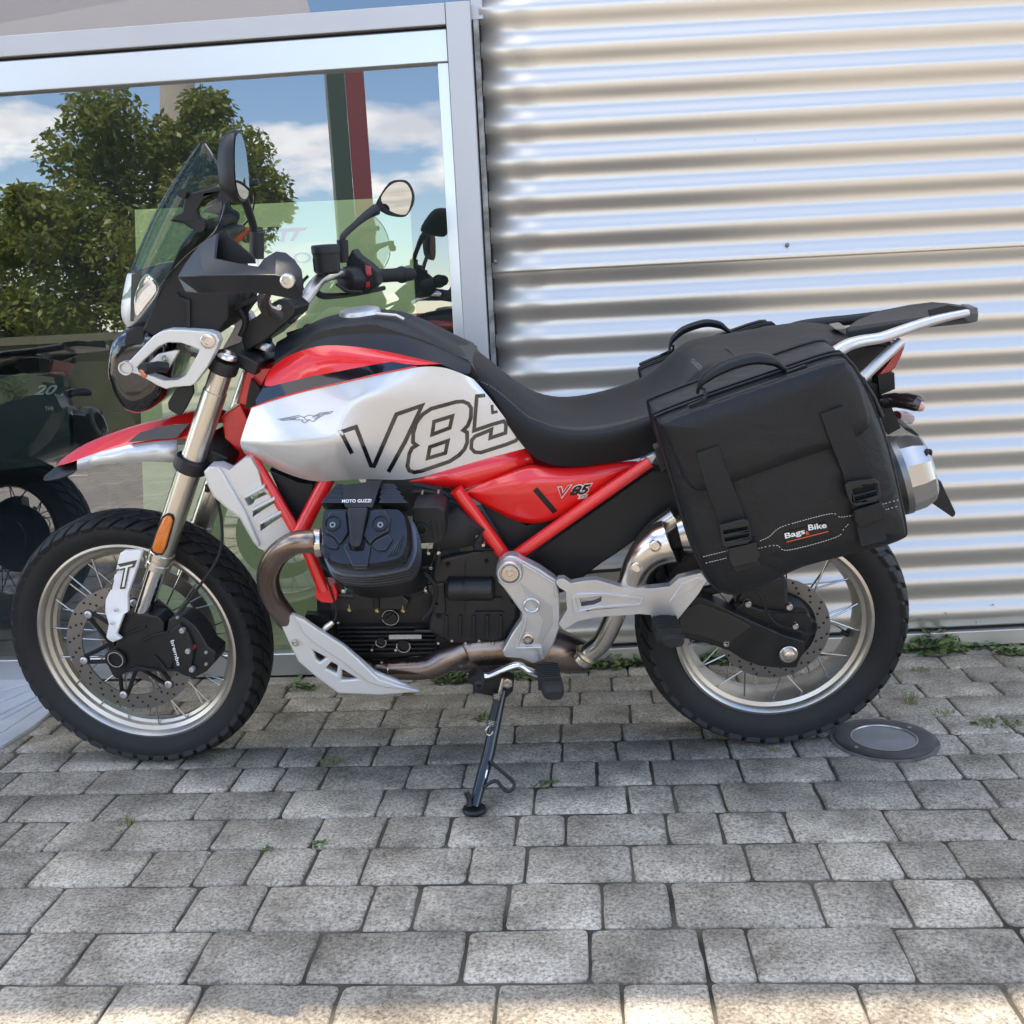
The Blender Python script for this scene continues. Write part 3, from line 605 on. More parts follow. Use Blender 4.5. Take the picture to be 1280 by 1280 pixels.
K_TXTW = mat('white_print', (.75, .75, .74), .5)
K_TXTR = mat('red_print', (.5, .02, .02), .4)
K_GREYINK = mat('grey_emblem', (.22, .22, .23), .3, .5)
def wrinkle(m, scale, dist, strength):
    N = m.node_tree.nodes; Lk = m.node_tree.links; b = N['Principled BSDF']; tc = N.new('ShaderNodeTexCoord'); n = N.new('ShaderNodeTexNoise'); n.inputs['Scale'].default_value = scale; n.inputs['Detail'].default_value = 3; n.inputs['Distortion'].default_value = .8
    Lk.new(tc.outputs['Object'], n.inputs['Vector']); bp_ = N.new('ShaderNodeBump'); bp_.inputs['Strength'].default_value = strength; bp_.inputs['Distance'].default_value = dist; Lk.new(n.outputs[0], bp_.inputs['Height'])
    src = b.inputs['Normal'].links[0].from_socket if b.inputs['Normal'].links else None
    if src: Lk.new(src, bp_.inputs['Normal'])
    Lk.new(bp_.outputs[0], b.inputs['Normal'])
wrinkle(K_BAG, 11, .02, .35); wrinkle(K_SEAT, 9, .01, .25)
BK = empty('motorcycle', (0, 0, 0), (LEAN, 0, 0))
tag(BK, 'red, silver and black adventure motorcycle leaning on its side stand before the metal wall', 'motorcycle')
def Zc(x0, y0, s, pts): return [(x0 + q[0] / s, y0 + q[1] / s, *q[2:]) for q in pts]
def bp(name, VF, m, par=None, st=False, **k): return obj(name, VF, m, par or BK, st=st and par in (None, BK), **k)
def bolt(px, py, L, r=.006, par=None, m=None, st=False, h=.006, name='bolt', n=12):
    c = U(px, py, L, st)
    return bp(name, lathe([(r, -h), (r, h * .6), (r * .8, h), (r * .52, h), (r * .45, h * .35), (0, h * .35)], c, (0, -1, 0), n), m or K_ALUB, par, st=st)
def Binv(w): return Vector((mrx(LEAN).T @ np.array(w)).tolist())
EY = Vector((0, 1, 0))
# ------------------------------------------------------------------ wheels
def tyre_mesh(c, R_, hw, rim_r, npitch, rnd):
    # section from left bead to right bead, (r, y)
    H = R_ - rim_r
    sec = [(rim_r - .004, -hw * .62), (rim_r + .004, -hw * .72), (rim_r + H * .25, -hw * .93), (rim_r + H * .5, -hw * 1.0), (rim_r + H * .68, -hw * .985)]
    crown = []
    for k in range(9):
        a = -1 + 2 * k / 8; y = a * hw * .94; r = R_ - .006 - (H * .24) * abs(a) ** 2.1; crown.append((r, y))
    prof = sec + crown + [(r, -y) for r, y in reversed(sec)]
    A = lathe(prof, c, (0, 1, 0), 96, cap=False)
    # tread blocks lie proud of the carcass
    def surf(a, th, lift):
        y = a * hw * .96; r = R_ - .006 - (H * .24) * min(1.25, abs(a)) ** 2.1 + lift
        return Vector(c) + Vector((r * math.cos(th), y + (lift * .6 * a), r * math.sin(th)))
    V, F = [], []; dp = 2 * math.pi / npitch
    def block(a0, a1, t0, t1, sk, lift=.0066):
        n = 4; b = len(V)
        for lf, gr in ((-.004, 0), (lift * .8, 0), (lift, .0)):
            ins = .0 if lf < lift else .06
            for i in range(n + 1):
                f = i / n; a = a0 + (a1 - a0) * (ins * .5 + f * (1 - ins)); s = sk * (f if a1 > a0 else f)
                for t in (t0 + (t1 - t0) * ins, t1 - (t1 - t0) * ins): V.append(surf(a, (t + s) * dp, lf))
        m = 2 * (n + 1)
        ring = [2 * i for i in range(n + 1)] + [2 * i + 1 for i in range(n, -1, -1)]
        for k in range(2):
            for q in range(len(ring)): x, y = ring[q], ring[(q + 1) % len(ring)]; F.append((b + k * m + x, b + k * m + y, b + (k + 1) * m + y, b + (k + 1) * m + x))
        for i in range(n): F.append((b + 2 * m + 2 * i, b + 2 * m + 2 * i + 1, b + 2 * m + 2 * i + 3, b + 2 * m + 2 * i + 2))
    for k in range(npitch):
        for sg in (-1, 1):
            o = k + (.5 if sg > 0 else 0)
            block(sg * .60, sg * 1.08, o + .10, o + .82, .55)
            block(sg * .08, sg * .54, o + .0, o + .80, .9)
    return A, (V, F)
def wheel(name, c, front):
    rr = .2545 if front else .229; hw = .056 if front else .077; rw = .036 if front else .056; R_ = RF_ if front else RR_
    k = dict(st=front); rnd = random.Random(5)
    f = .0055
    half = [(rr + .002, -rw + .003), (rr + .003, -rw - .002), (rr - .004, -rw - .004), (rr - .0105, -rw + .001), (rr - .013, -rw + .010), (rr - .022, -rw + .015), (rr - .025, -rw + .024), (rr - .032, -.008)]
    prof = half + [(r, -y) for r, y in reversed(half)]
    w = bp(name, lathe(prof + [(rr - .004, rw * .5), (rr - .004, -rw * .5), prof[0]], c, (0, 1, 0), 96, cap=False), K_RIM, smooth=40, **k)
    w['label'] = ('front' if front else 'rear') + ' spoked wheel with pale anodised rim'
    A, T = tyre_mesh(c, R_, hw, rr, 46 if front else 40, rnd)
    bp('tyre', join(A, T), K_TYRE, w, smooth=40)
    # hub, flanges
    hr = .055 if front else .085
    bp('hub', lathe([(.02, -.07), (.034, -.068), (.036, -.045), (hr, -.04), (hr, -.032), (.03, -.02), (.028, .02), (hr, .032), (hr, .04), (.036, .045), (.034, .068), (.02, .07)], c, (0, 1, 0), 32), K_BLACK, w)
    # spokes, one object each
    base = tube([(0, 0, 0), (0, 0, 1)], 1, 6); me = None; ns = 36
    for i in range(ns):
        side = -1 if i % 2 else 1; a = 2 * math.pi * i / ns + .05; tw = R(34) * (1 if (i // 2) % 2 else -1)
        p0 = Vector(c) + Vector((math.cos(a + tw) * (hr - .008), side * .036, math.sin(a + tw) * (hr - .008)))
        p1 = Vector(c) + Vector((math.cos(a) * (rr - .026), side * (.014 if front else .03), math.sin(a) * (rr - .026)))
        d = p1 - p0; q = d.to_track_quat('Z', 'Y').to_matrix().to_4x4()
        Mx = Matrix.Translation(p0) @ q @ Matrix.Diagonal((.0021, .0021, d.length, 1))
        if me is None:
            o = bp('spoke', base, K_SPOKE, w, M=Mx); me = o.data
        else:
            o = bpy.data.objects.new('spoke', me); link(o, w); o.matrix_local = Mx
    return w
WF = wheel('wheel', tuple(FA), True); WR = wheel('wheel', (0, 0, RR_), False)
def disc(par, c, ro, ri, L, nh, st):
    c = Vector(c) + Vector((0, -L, 0))
    d = bp('brake_disc', lathe([(ro, -.0022), (ro, .0022), (ri, .0022), (ri, -.0022), (ro, -.0022)], c, (0, 1, 0), 72, cap=False), K_DISC, par)
    hs = []
    for k in range(nh):
        for j in range(3):
            a = 2 * math.pi * (k + j * .3) / nh; r = ri + (ro - ri) * (.2 + .3 * j)
            hs.append(cyl(c + Vector((r * math.cos(a), -.0006, r * math.sin(a))), (0, 1, 0), .0031, .005, 7))
    bp('hole_plugs', join(*hs), M_DARK, par)  # dark plugs stand in for the shade inside the drillings
    return c
# front disc and its carrier
c = disc(WF, FA, .160, .122, .066, 24, True)
sp = [lathe([(.038, -.004), (.038, .004), (.052, .004), (.052, -.004), (.038, -.004)], c, (0, 1, 0), 32, cap=False)]
for k in range(6):
    a = 2 * math.pi * k / 6 + .25
    for sg in (-1, 1):
        p0 = c + Vector((math.cos(a + sg * .55) * .046, 0, math.sin(a + sg * .55) * .046)); p1 = c + Vector((math.cos(a + sg * .06) * .124, 0, math.sin(a + sg * .06) * .124))
        sp.append(tube([p0, p1], .0055, 6))
    sp.append(cyl(c + Vector((math.cos(a) * .126, 0, math.sin(a) * .126)), (0, 1, 0), .012, .006, 14))
bp('disc_carrier', join(*sp), K_BLACK, WF)
for k in range(6):
    a = 2 * math.pi * k / 6 + .25
    bp('disc_rivet', lathe([(.0095, -.003), (.0095, .003), (.006, .005), (.0045, .005), (.004, .001), (0, .001)], c + Vector((math.cos(a) * .126, -.004, math.sin(a) * .126)), (0, -1, 0), 14), K_ALU, WF)
c2 = Vector(FA) + Vector((0, .066, 0))
bp('far_brake_disc', lathe([(.160, -.0022), (.160, .0022), (.122, .0022), (.122, -.0022), (.160, -.0022)], c2, (0, 1, 0), 48, cap=False), K_DISC, WF)
cr_ = disc(WR, (0, 0, RR_), .130, .098, .055, 18, False)
bp('disc_carrier', lathe([(.05, -.004), (.05, .004), (.1, .003), (.1, -.003), (.05, -.004)], cr_ + Vector((0, .006, 0)), (0, 1, 0), 32, cap=False), K_BLACK, WR)
bp('drive_flange', lathe([(.02, -.05), (.07, -.045), (.092, -.02), (.092, .02), (.02, .03)], cr_ + Vector((0, .02, 0)), (0, 1, 0), 32), K_BLACK, WR)
# valve stem and rim lettering strips
bp('valve_stem', join(tube([U(1068, 797, .0), U(1052, 790, .0)], .006, 8), tube([U(1062, 795, 0), U(1060, 787, 0)], .0045, 8)), K_PLAST, WR)
# ------------------------------------------------------------------ fork (turns with the bars)
fa = U(285, 440, .105, True); fb = U(198, 706, .105, True); fdir = (fb - fa).normalized()
def ft(t): return fa + (fb - fa) * t
def fork_leg(sg, par=None):
    mm = (lambda v: v) if sg > 0 else mirror
    leg = bp('fork_leg', mm(tube([ft(.075), ft(.17), ft(.172), ft(.5), ft(.98)], [.0235, .0235, .0255, .0268, .0265], 24)), K_CHAMP, st=True)
    bp('fork_seal', mm(lathe([(.0275, -.012), (.029, -.01), (.029, .006), (.0275, .008), (.0275, .014), (.0295, .016), (.0295, .03), (.024, .034)], ft(.955), fdir, 24)), K_CHAMP, leg)
    bp('fork_slider', mm(tube([ft(.98), ft(1.27)], .0205, 24)), K_CHROME, leg)
    bp('fork_cap', mm(lathe([(0, -.006), (.009, -.006), (.009, 0), (.016, .0), (.02, .003), (.023, .008), (.023, .012)], ft(.0), fdir, 20)), K_ALUB, leg)
    bp('clamp_ring', mm(lathe([(.031, 0), (.032, .004), (.032, .024), (.028, .028)], ft(.035), fdir, 24)), K_BLACK, leg)
    return leg
FL, FR = fork_leg(1), fork_leg(-1)
bp('reflector', pillow([U(*q, .135, True) for q in Zc(10, 630, 3.765, [(735, 62), (752, 50), (770, 55), (779, 75), (765, 130), (745, 200), (728, 232), (705, 232), (685, 222), (680, 205), (700, 140)])], Vector((0, -.006, 0)), rings=((1, 0), (.96, .7), (.85, 1))), K_ORANGE, FL)
bp('reflector_base', pillow([U(*q, .133, True) for q in Zc(10, 630, 3.765, [(730, 55), (752, 42), (776, 50), (786, 75), (770, 135), (750, 205), (730, 240), (700, 240), (678, 225), (673, 205), (692, 140)])], Vector((0, -.004, 0)), rings=((1, 0), (.98, 1))), K_PLAST, FL)
lc = ft(.505)
bp('lower_clamp', join(lathe([(.0275, -.017), (.036, -.015), (.037, .012), (.034, .016), (.0275, .018)], lc, fdir, 28, cap=False),
    mirror(lathe([(.0275, -.017), (.036, -.015), (.037, .012), (.034, .016), (.0275, .018)], lc, fdir, 28, cap=False)),
    box((lc.x + .035, 0, lc.z + .01), (.085, .19, .042), Matrix.Rotation(RAKE, 3, 'Y'))), K_BLACK, st=True, bev=.004)
uc = ft(.06)
bp('upper_clamp', join(box((uc.x + .03, 0, uc.z + .005), (.08, .17, .03), Matrix.Rotation(RAKE, 3, 'Y')), cyl((uc.x + .045, 0, uc.z + .035), fdir, .024, .03)), K_BLACK, st=True, bev=.004)
bp('steering_nut', join(lathe([(0, -.01), (.016, -.01), (.02, -.006), (.022, 0), (.022, .006)], U(332, 432, .0, True), fdir, 20), lathe([(.02, 0), (.03, .0), (.031, .008), (.029, .02), (.03, .03), (.02, .03)], U(329, 447, .0, True), fdir, 20)), K_ALU, st=True)
# axle foot, caliper, guard
foot = bp('axle_carrier', plate(Zc(100, 660, 5.335, [(290, 575), (360, 570), (520, 590), (560, 640), (560, 700), (640, 690), (660, 760), (600, 960), (470, 960), (330, 960), (290, 975), (245, 1010), (215, 985), (165, 880), (175, 850), (215, 830), (245, 760), (250, 720)]), .128, .05, st=True), K_BLACK, st=True, bev=.004)
bp('axle_cap', join(lathe([(.026, -.02), (.026, .004), (.019, .006), (.019, .001), (.012, .001), (0, .001)], U(145, 824, .132, True), (0, -1, 0), 24)), K_BLACK, foot)
bp('axle_ring', lathe([(.0195, 0), (.0195, .0035), (.0175, .0035), (.0175, 0), (.0195, 0)], U(145, 824, .136, True), (0, -1, 0), 28, cap=False), K_ALUB, foot)
bp('carrier_rib', join(plate(Zc(100, 660, 5.335, [(300, 705), (430, 655), (440, 668), (300, 720)]), .134, .01, st=True), plate(Zc(100, 660, 5.335, [(390, 755), (520, 700), (590, 690), (590, 705), (520, 715), (395, 768)]), .134, .01, st=True),
    plate(Zc(100, 660, 5.335, [(480, 850), (500, 850), (580, 945), (640, 940), (640, 955), (560, 958)]), .133, .01, st=True), plate(Zc(100, 660, 5.335, [(320, 945), (380, 925), (560, 955), (325, 960)]), .135, .008, st=True)), K_PLAST, foot, bev=.0015)
cal = bp('brake_caliper', plate(Zc(100, 660, 5.335, [(590, 610), (640, 590), (700, 600), (760, 650), (800, 700), (850, 790), (905, 830), (900, 890), (840, 960), (760, 1000), (690, 985), (640, 960), (620, 900), (590, 800), (575, 700)]), .132, .06, st=True), K_CASE, st=True, bev=.006, seg=3)
bp('caliper_bridge', plate(Zc(100, 660, 5.335, [(600, 690), (660, 640), (720, 700), (760, 800), (740, 930), (680, 950), (640, 900)]), .142, .012, st=True), K_CASE, cal, bev=.003)
for q in ((683, 683), (722, 820), (748, 942)): bolt(*Zc(100, 660, 5.335, [q])[0], .143, .0065, cal, K_ALU, True)
for q in ((845, 825), (845, 903), (655, 592)): bolt(*Zc(100, 660, 5.335, [q])[0], .13, .004, cal, K_ALU, True)
bp('bleed_cap', cyl(U(242, 808, .134, True), (0, 1, 0), .006, .012, 10), K_TXTR, cal)
def flat_text(s, quad, L, m, par, st=False, name='lettering', shear=0, bold=.02, t=.0008, space=1):
    V2, F = text2d(s, shear, bold, space)
    V = [U(*quadmap(v, quad), L, st) for v in V2]
    return bp(name, (V, F), m, par, st=False, smooth=0)
flat_text('brembo', Zc(100, 660, 5.335, [(603, 752), (648, 920), (672, 915), (628, 745)]), .1445, K_TXTW, cal, True)
guard = bp('fork_guard', plate([(*q, .150 if i < 9 else .14) for i, q in enumerate(Zc(100, 660, 5.335, [(265, 170), (290, 152), (400, 152), (413, 165), (318, 440), (318, 562), (292, 575), (240, 715), (275, 742), (240, 755), (218, 765), (185, 745), (172, 725), (190, 640), (165, 560), (168, 480), (205, 405), (240, 270)]))], .15, .012, st=True), K_WHITE, st=True, bev=.003)
gd = lambda pts: plate(Zc(100, 660, 5.335, pts), .1515, .0008, st=True)
bp('guard_letter', join(gd([(248, 242), (380, 214), (360, 262), (330, 268), (300, 405), (265, 408), (290, 278), (262, 285), (270, 262)]), gd([(232, 280), (262, 270), (258, 284), (246, 290), (240, 308), (230, 310)]), gd([(222, 345), (228, 345), (212, 415), (204, 408)])), K_BLACKG, guard)
bp('guard_letter_fill', plate(Zc(100, 660, 5.335, [(262, 262), (356, 240), (345, 254), (318, 262), (294, 392), (279, 394), (304, 264), (262, 274)]), .1523, .0006, st=True), K_WHITE, guard)
for q in ((238, 548), (212, 636)): bolt(*Zc(100, 660, 5.335, [q])[0], .1505, .004, guard, K_ALU, True, .002)
# hose from the caliper up to the bars
def tr(pts, L, st=False):  # traced line
    return [U(q[0], q[1], q[2] if len(q) > 2 else L, st) for q in pts]
bp('brake_hose', tube(cr(tr([(222, 770, .13), (245, 738, .13), (268, 706, .12), (277, 680, .11), (276, 645, .1), (268, 615, .095), (256, 588, .09)], .1, True), 6), .0035, 8), K_RUB, st=True)
bp('hose_clip', join(cyl(U(261, 607, .095, True), fdir, .006, .03, 8), box(U(264, 607, .1, True), (.025, .01, .007))), K_PLAST, st=True)
# ------------------------------------------------------------------ front: fender, lamp, screen, bars
def grid(rows, closed=False):
    """surface through rows of points (each row the same length)"""
    V = [v for r in rows for v in r]; n = len(rows[0]); F = []
    for i in range(len(rows) - 1):
        for k in range(n - 1): F.append((i * n + k, i * n + k + 1, (i + 1) * n + k + 1, (i + 1) * n + k))
    return V, F
def mgrid(rows):
    """rows run from the mid plane (first point of each) outwards; mirrored to the far side"""
    full = []
    for r in rows: full.append([Vector((v.x, -v.y, v.z)) for v in reversed(r[1:])] + list(r) if abs(r[0].y) < 1e-6 else r)
    return grid(full)
zf = lambda pts: Zc(0, 400, 4, pts)
Rr = [(272, 712), (330, 655), (420, 598), (540, 553), (680, 503), (800, 480), (850, 452), (1010, 425)]
Mm = [(276, 722), (350, 688), (450, 640), (570, 600), (700, 560), (820, 540), (930, 500), (1040, 480)]
Bb = [(284, 728), (385, 700), (500, 660), (640, 625), (770, 608), (885, 597), (965, 590), (1060, 580)]
Ww = [(385, 752), (500, 722), (640, 710), (770, 708), (885, 714)]
def rowU(pts, L, st): return [U(q[0], q[1], q[2] if len(q) > 2 else L, st) for q in pts]
fR, fM, fB, fW = rowU(zf(Rr), 0, True), rowU(zf(Mm), .05, True), rowU(zf(Bb), .076, True), rowU(zf(Ww), .081, True)
fend = bp('front_fender', mgrid([[fR[i], fM[i], fB[i]] for i in range(8)]), K_RED, st=True, sub=2, solid=.004)
wside = grid([fB[1:6], fW]); 
pair('fender_side', wside, K_SILVER, fend, solid=.003)
tipr = [rowU(zf(q), L, True) for q, L in (([(213, 778), (268, 722), (330, 700), (388, 690)], 0), ([(207, 793), (285, 742), (340, 718), (388, 712)], .05), ([(212, 807), (300, 797), (345, 778), (388, 752)], .079))]
bp('fender_tip', mgrid([[tipr[j][i] + Vector((0, 0, .0)) for j in range(3)] for i in range(4)]), K_PLAST, fend, sub=1, solid=.005)
bp('fender_decal', plate(zf([(636, 612), (700, 562), (770, 542), (860, 527), (945, 520), (885, 590), (770, 600)]), .081, .01, st=True), K_DBLUE, fend, bev=.001)
# ---- head lamp, guard
zh = lambda pts: Zc(130, 390, 4.923, pts)
lamp_loop = [U(*q, 0) for q in zh([(100, 330), (108, 230), (130, 130), (200, 60), (330, 30), (450, 60), (500, 200), (460, 440), (405, 520), (315, 578), (230, 572), (165, 500), (122, 410)])]
lamp_loop = cr(lamp_loop, 3, True)
rg = ((1, 0), (.985, .45), (.93, .8), (.82, .95), (.5, 1))
lamp = bp('headlight', join(pillow(lamp_loop, Vector((0, -.10, 0)), rg), pillow(lamp_loop, Vector((0, .10, 0)), rg)), K_BLACKG, smooth=60)
bp('lamp_trim', tube(cr(rowU(zh([(150, 115), (112, 200), (98, 300), (118, 390), (150, 475), (195, 545), (240, 578)]), .075, False), 4), .004, 8), K_ALU, lamp)
bp('lamp_cheek', plate(zh([(130, 120), (180, 90), (250, 90), (255, 250), (200, 290), (130, 280), (108, 240)]), .098, .03), K_PLAST, lamp, bev=.005)
gout = [(95, 345), (108, 320), (150, 308), (300, 150), (340, 125), (400, 110), (500, 112), (640, 122), (690, 140), (710, 180), (690, 230), (640, 330), (560, 440), (535, 455), (450, 460), (380, 475), (330, 455), (245, 405), (190, 380), (165, 375), (130, 385), (102, 370)]
ghole = [(200, 345), (240, 300), (335, 215), (395, 188), (480, 192), (588, 228), (575, 262), (500, 392), (450, 418), (372, 425), (270, 388)]
lg = bp('lamp_guard', plate(zh(gout), .145, .032, [zh(ghole)]), K_SILVER2, bev=.007, seg=3)
bp('lamp_guard_far', mirror(plate(zh(gout), .145, .032, [zh(ghole)])), K_SILVER2, bev=.007, seg=3)
bp('signal_mount', plate(zh([(265, 320), (330, 260), (440, 236), (462, 240), (395, 350), (380, 365), (300, 330)]), .142, .012), K_SILVER2, lg, bev=.003)
bolt(*zh([(640, 178)])[0], .146, .0155, lg, K_STEEL, False, .004)
bp('guard_socket', lathe([(.0145, -.012), (.0145, .003), (.0115, .003), (.0105, -.006), (0, -.006)], U(*zh([(132, 346)])[0], .147), (0, -1, 0), 20), K_ALU, lg)
bolt(*zh([(376, 282)])[0], .143, .006, lg, K_STEEL)
ts = bp('turn_signal', join(tube(rowU(zh([(385, 340, .15), (330, 335, .165), (290, 345, .18), (250, 350, .2), (235, 350, .21)]), .15, False), [.012, .011, .012, .013, .01], 12)), K_PLAST, bev=.001)
bp('signal_lens', pillow(cr(rowU(zh([(222, 350), (232, 378), (246, 405), (268, 398), (262, 375), (248, 352)]), .205, False), 3, True), Vector((0, -.008, 0)), rings=((1, 0), (.9, .8), (.6, 1))), mat('signal_orange', (.55, .13, .05), .25, coat=1), ts)
bp('lamp_fin', plate(zh([(440, 470), (545, 450), (550, 500), (500, 600), (470, 640), (450, 635), (395, 600), (390, 560)]), .11, .012), K_PLAST, bev=.003)
# ---- inner fairing, instrument mass
zs = lambda pts: Zc(140, 160, 4.923, pts)
bp('inner_fairing', both(plate(zs([(180, 1250), (300, 990), (420, 720), (540, 570), (585, 590), (590, 640), (500, 760), (640, 900), (720, 1030), (720, 1170), (640, 1280), (480, 1320), (300, 1300)]), .115, .115)), mat('fairing_black', (.007, .007, .008), .6), bev=.006)
bp('fairing_rib', join(plate(zs([(395, 1010), (420, 1040), (480, 1060), (480, 1240), (460, 1240), (455, 1080), (400, 1040)]), .122, .01), plate(zs([(460, 740), (560, 620), (575, 640), (480, 765)]), .12, .01)), K_PLAST, bev=.002)
bp('instrument_pod', both(plate(zs([(470, 760), (520, 640), (620, 630), (700, 640), (705, 670), (640, 720), (600, 830), (520, 850)]), .075, .075)), K_PLAST, bev=.008)
br = pair('screen_bracket', (plate(zs([(350, 575), (375, 545), (430, 520), (440, 450), (480, 400), (600, 370), (720, 345), (725, 395), (660, 400), (560, 445), (525, 500), (530, 545), (590, 580), (590, 630), (545, 640), (480, 620), (440, 590), (400, 580)]), .118, .018)), K_PLAST, bev=.004)
for q_, r_ in (((700, 420), .012), ((545, 600), .012), ((440, 400), .009)): bp('screen_knob', cyl(U(*zs([q_])[0], .12), (0, 1, 0), r_, .025), K_PLAST, br)
# windscreen: smoked curved sheet, widest at its rear edges
SC = [(556, 86), (490, 165), (400, 305), (300, 470), (215, 640), (150, 800), (115, 900), (80, 1050)]
SE = [(575, 98, .05), (632, 190, .08), (680, 330, .10), (690, 480, .115), (630, 640, .125), (470, 775, .125), (360, 890, .125), (290, 985, .12)]
rows = []
for (a, b), (e0, e1, eL) in zip(zs(SC), zs([q[:2] + (q[2],) for q in SE])):
    pc, pe = U(a, b, 0), U(e0, e1, eL); r = []
    for k in range(7):
        f = k / 6 * math.pi / 2
        r.append(Vector((pc.x + (pe.x - pc.x) * (1 - math.cos(f)), pe.y * math.sin(f), pc.z + (pe.z - pc.z) * (k / 6) ** 1.6)))
    rows.append(r)
scr = bp('windscreen', mgrid(rows), K_SCREEN, sub=1)
bp('screen_edge', tube(cr([r[0] for r in rows], 3), .0022, 6), K_BLACKG, scr)
bp('screen_side_edge', both(tube(cr([r[-1] for r in rows], 3), .002, 6)), K_BLACKG, scr)
# lamp lens panel below the screen
LC = [(115, 880), (85, 1030), (72, 1120), (80, 1190), (120, 1225)]
LE = [(215, 880, .10), (285, 950, .115), (300, 1000, .12), (225, 1110, .11), (135, 1222, .08)]
rows2 = []
for (a, b), (e0, e1, eL) in zip(zs(LC), zs(LE)):
    pc, pe = U(a, b, 0), U(e0, e1, eL); r = []
    for k in range(5):
        f = k / 4 * math.pi / 2
        r.append(Vector((pc.x + (pe.x - pc.x) * (1 - math.cos(f)), pe.y * math.sin(f), pc.z + (pe.z - pc.z) * k / 4)))
    rows2.append(r)
ln = bp('nose_panel', mgrid(rows2), K_SILVER2, sub=2, solid=.004)
bp('nose_reflector', pillow(cr(rowU(zs([(150, 1010), (185, 940), (225, 910), (262, 945), (280, 1000), (215, 1090), (160, 1160), (140, 1120)]), .118, False), 2, True), Vector((0, -.004, 0)), rings=((1, 0), (.95, .8), (.8, 1))), K_CHROME, ln)
bp('nose_dark_band', plate(zs([(120, 900), (205, 882), (215, 905), (170, 950), (140, 1060), (128, 1190), (112, 1190), (115, 1060)]), .1, .006), K_BLACKG, ln)
# ---- handguard, bars
hv = {k: (x, y, L) for k, x, y, L in [('a',400,915,.35),('b',450,830,.365),('c',540,710,.39),('d',648,640,.40),('e',632,800,.425),('f',780,832,.45),('g',895,850,.465),('h',950,798,.455),('i',1010,755,.44),('j',1070,762,.44),('k',1125,805,.45),('l',1170,870,.455),('m',1182,960,.455),('n',1175,1040,.45),('o',1140,1062,.445),('p',1000,1035,.45),('q',850,1012,.45),('r',640,1018,.42),('s',540,1020,.40),('t',450,1012,.37),('u',560,905,.448),('v',800,905,.497),('w',1000,905,.508),('x',1110,935,.495)]}
hn = list(hv); hV = [U(*zs([hv[k][:2]])[0], hv[k][2], True) for k in hn]
hF = [tuple(hn.index(ch) for ch in f) for f in ('abcu', 'cde', 'ceu', 'efvu', 'fgwv', 'ghiw', 'ijkw', 'klxw', 'lmx', 'mnx', 'nox', 'opwx', 'pqvw', 'qruv', 'rsau', 'sta')]
hg = bp('handguard', (hV, hF), mat('guard_plastic', (.02, .022, .026), .36, bump=.12, bscale=900), st=True, solid=.006, bev=.007, seg=3, smooth=25)
bp('handguard_inner', plate(zs([(648, 645), (700, 628), (712, 660), (870, 795), (880, 835), (780, 832), (636, 800)]), .385, .006, st=True), K_PLAST, hg)
bolt(*zs([(1080, 940)])[0], .499, .0125, hg, K_STEEL, True, .004)
bars = bp('handlebar', tube(cr(tr([(362, 396, .0), (345, 392, .045), (333, 385, .09), (330, 372, .15), (338, 356, .22), (348, 350, .29), (357, 349, .44)], 0, True), 6), [.0165, .0165, .015, .0125, .0115, .0115, .0115], 16), K_ALUB, st=True)
bp('handlebar_end', tube(cr(tr([(362, 396, .0), (372, 384, -.03), (383, 372, -.07), (392, 358, -.11), (402, 348, -.15), (416, 343, -.19), (432, 342, -.24)], 0, True), 6), [.0165, .0155, .0145, .0145, .014, .013, .012], 16), K_ALUB, bars, st=True)
bp('bar_clamp', plate(Zc(260, 370, 9.14, [(390, 330), (560, 230), (745, 70), (800, 40), (900, 40), (1005, 130), (985, 210), (800, 380), (700, 470), (420, 640), (380, 500)]), .045, .09, st=True), K_BLACK, bars, bev=.005)
bp('clamp_bolt', cyl(U(350, 384, .05, True), (0, 1, 0), .006, .012, 10), K_ALUB, bars)
grip = bp('grip', lathe([(.0165, -.08), (.0172, -.05), (.0165, .0), (.0175, .03), (.021, .033), (.021, .04), (.0165, .042), (.0165, .07), (.014, .078)], (U(490, 344, -.38, True)), (U(515, 345, -.45, True) - U(462, 348, -.31, True)), 18), K_RUB, st=True)
bp('grip', tube([U(350, 350, .31, True), U(358, 349, .45, True)], .0165, 14), K_RUB, st=True)
zb = lambda pts: Zc(260, 180, 4, pts)
bp('brake_reservoir', join(lathe([(.0, .03), (.03, .03), (.032, .026), (.032, .012), (.03, .01), (.029, -.03), (.024, -.034)], U(*zb([(592, 572)])[0], -.14, True), (0, 0, 1), 20), box(U(*zb([(592, 600)])[0], -.14, True), (.05, .04, .03))), K_PLAST, st=True, bev=.002)
sw = bp('switch_housing', join(lathe([(.02, -.04), (.03, -.035), (.034, -.01), (.034, .02), (.026, .034)], U(445, 349, -.26, True), (U(515, 345, -.45, True) - U(462, 348, -.31, True)), 16), plate(zb([(690, 590), (720, 525), (745, 560), (800, 600), (845, 640), (850, 700), (800, 745), (720, 755), (690, 690)]), -.25, .05, st=True)), K_PLAST, st=True, bev=.004)
bp('red_button', plate(zb([(783, 603), (812, 615), (818, 655), (795, 665), (788, 640)]), -.245, .012, st=True), K_REDLENS, sw, bev=.001)
bp('red_button', plate(zb([(785, 690), (808, 688), (808, 715), (788, 720)]), -.245, .012, st=True), K_REDLENS, sw, bev=.001)
bp('brake_lever', tube(cr(tr(Zc(260, 180, 4, [(520, 700, -.15), (560, 755, -.18), (650, 758, -.24), (760, 745, -.32), (880, 720, -.42)]), 0, True), 5), [.008, .008, .006, .006], 8), K_BLACK, st=True)
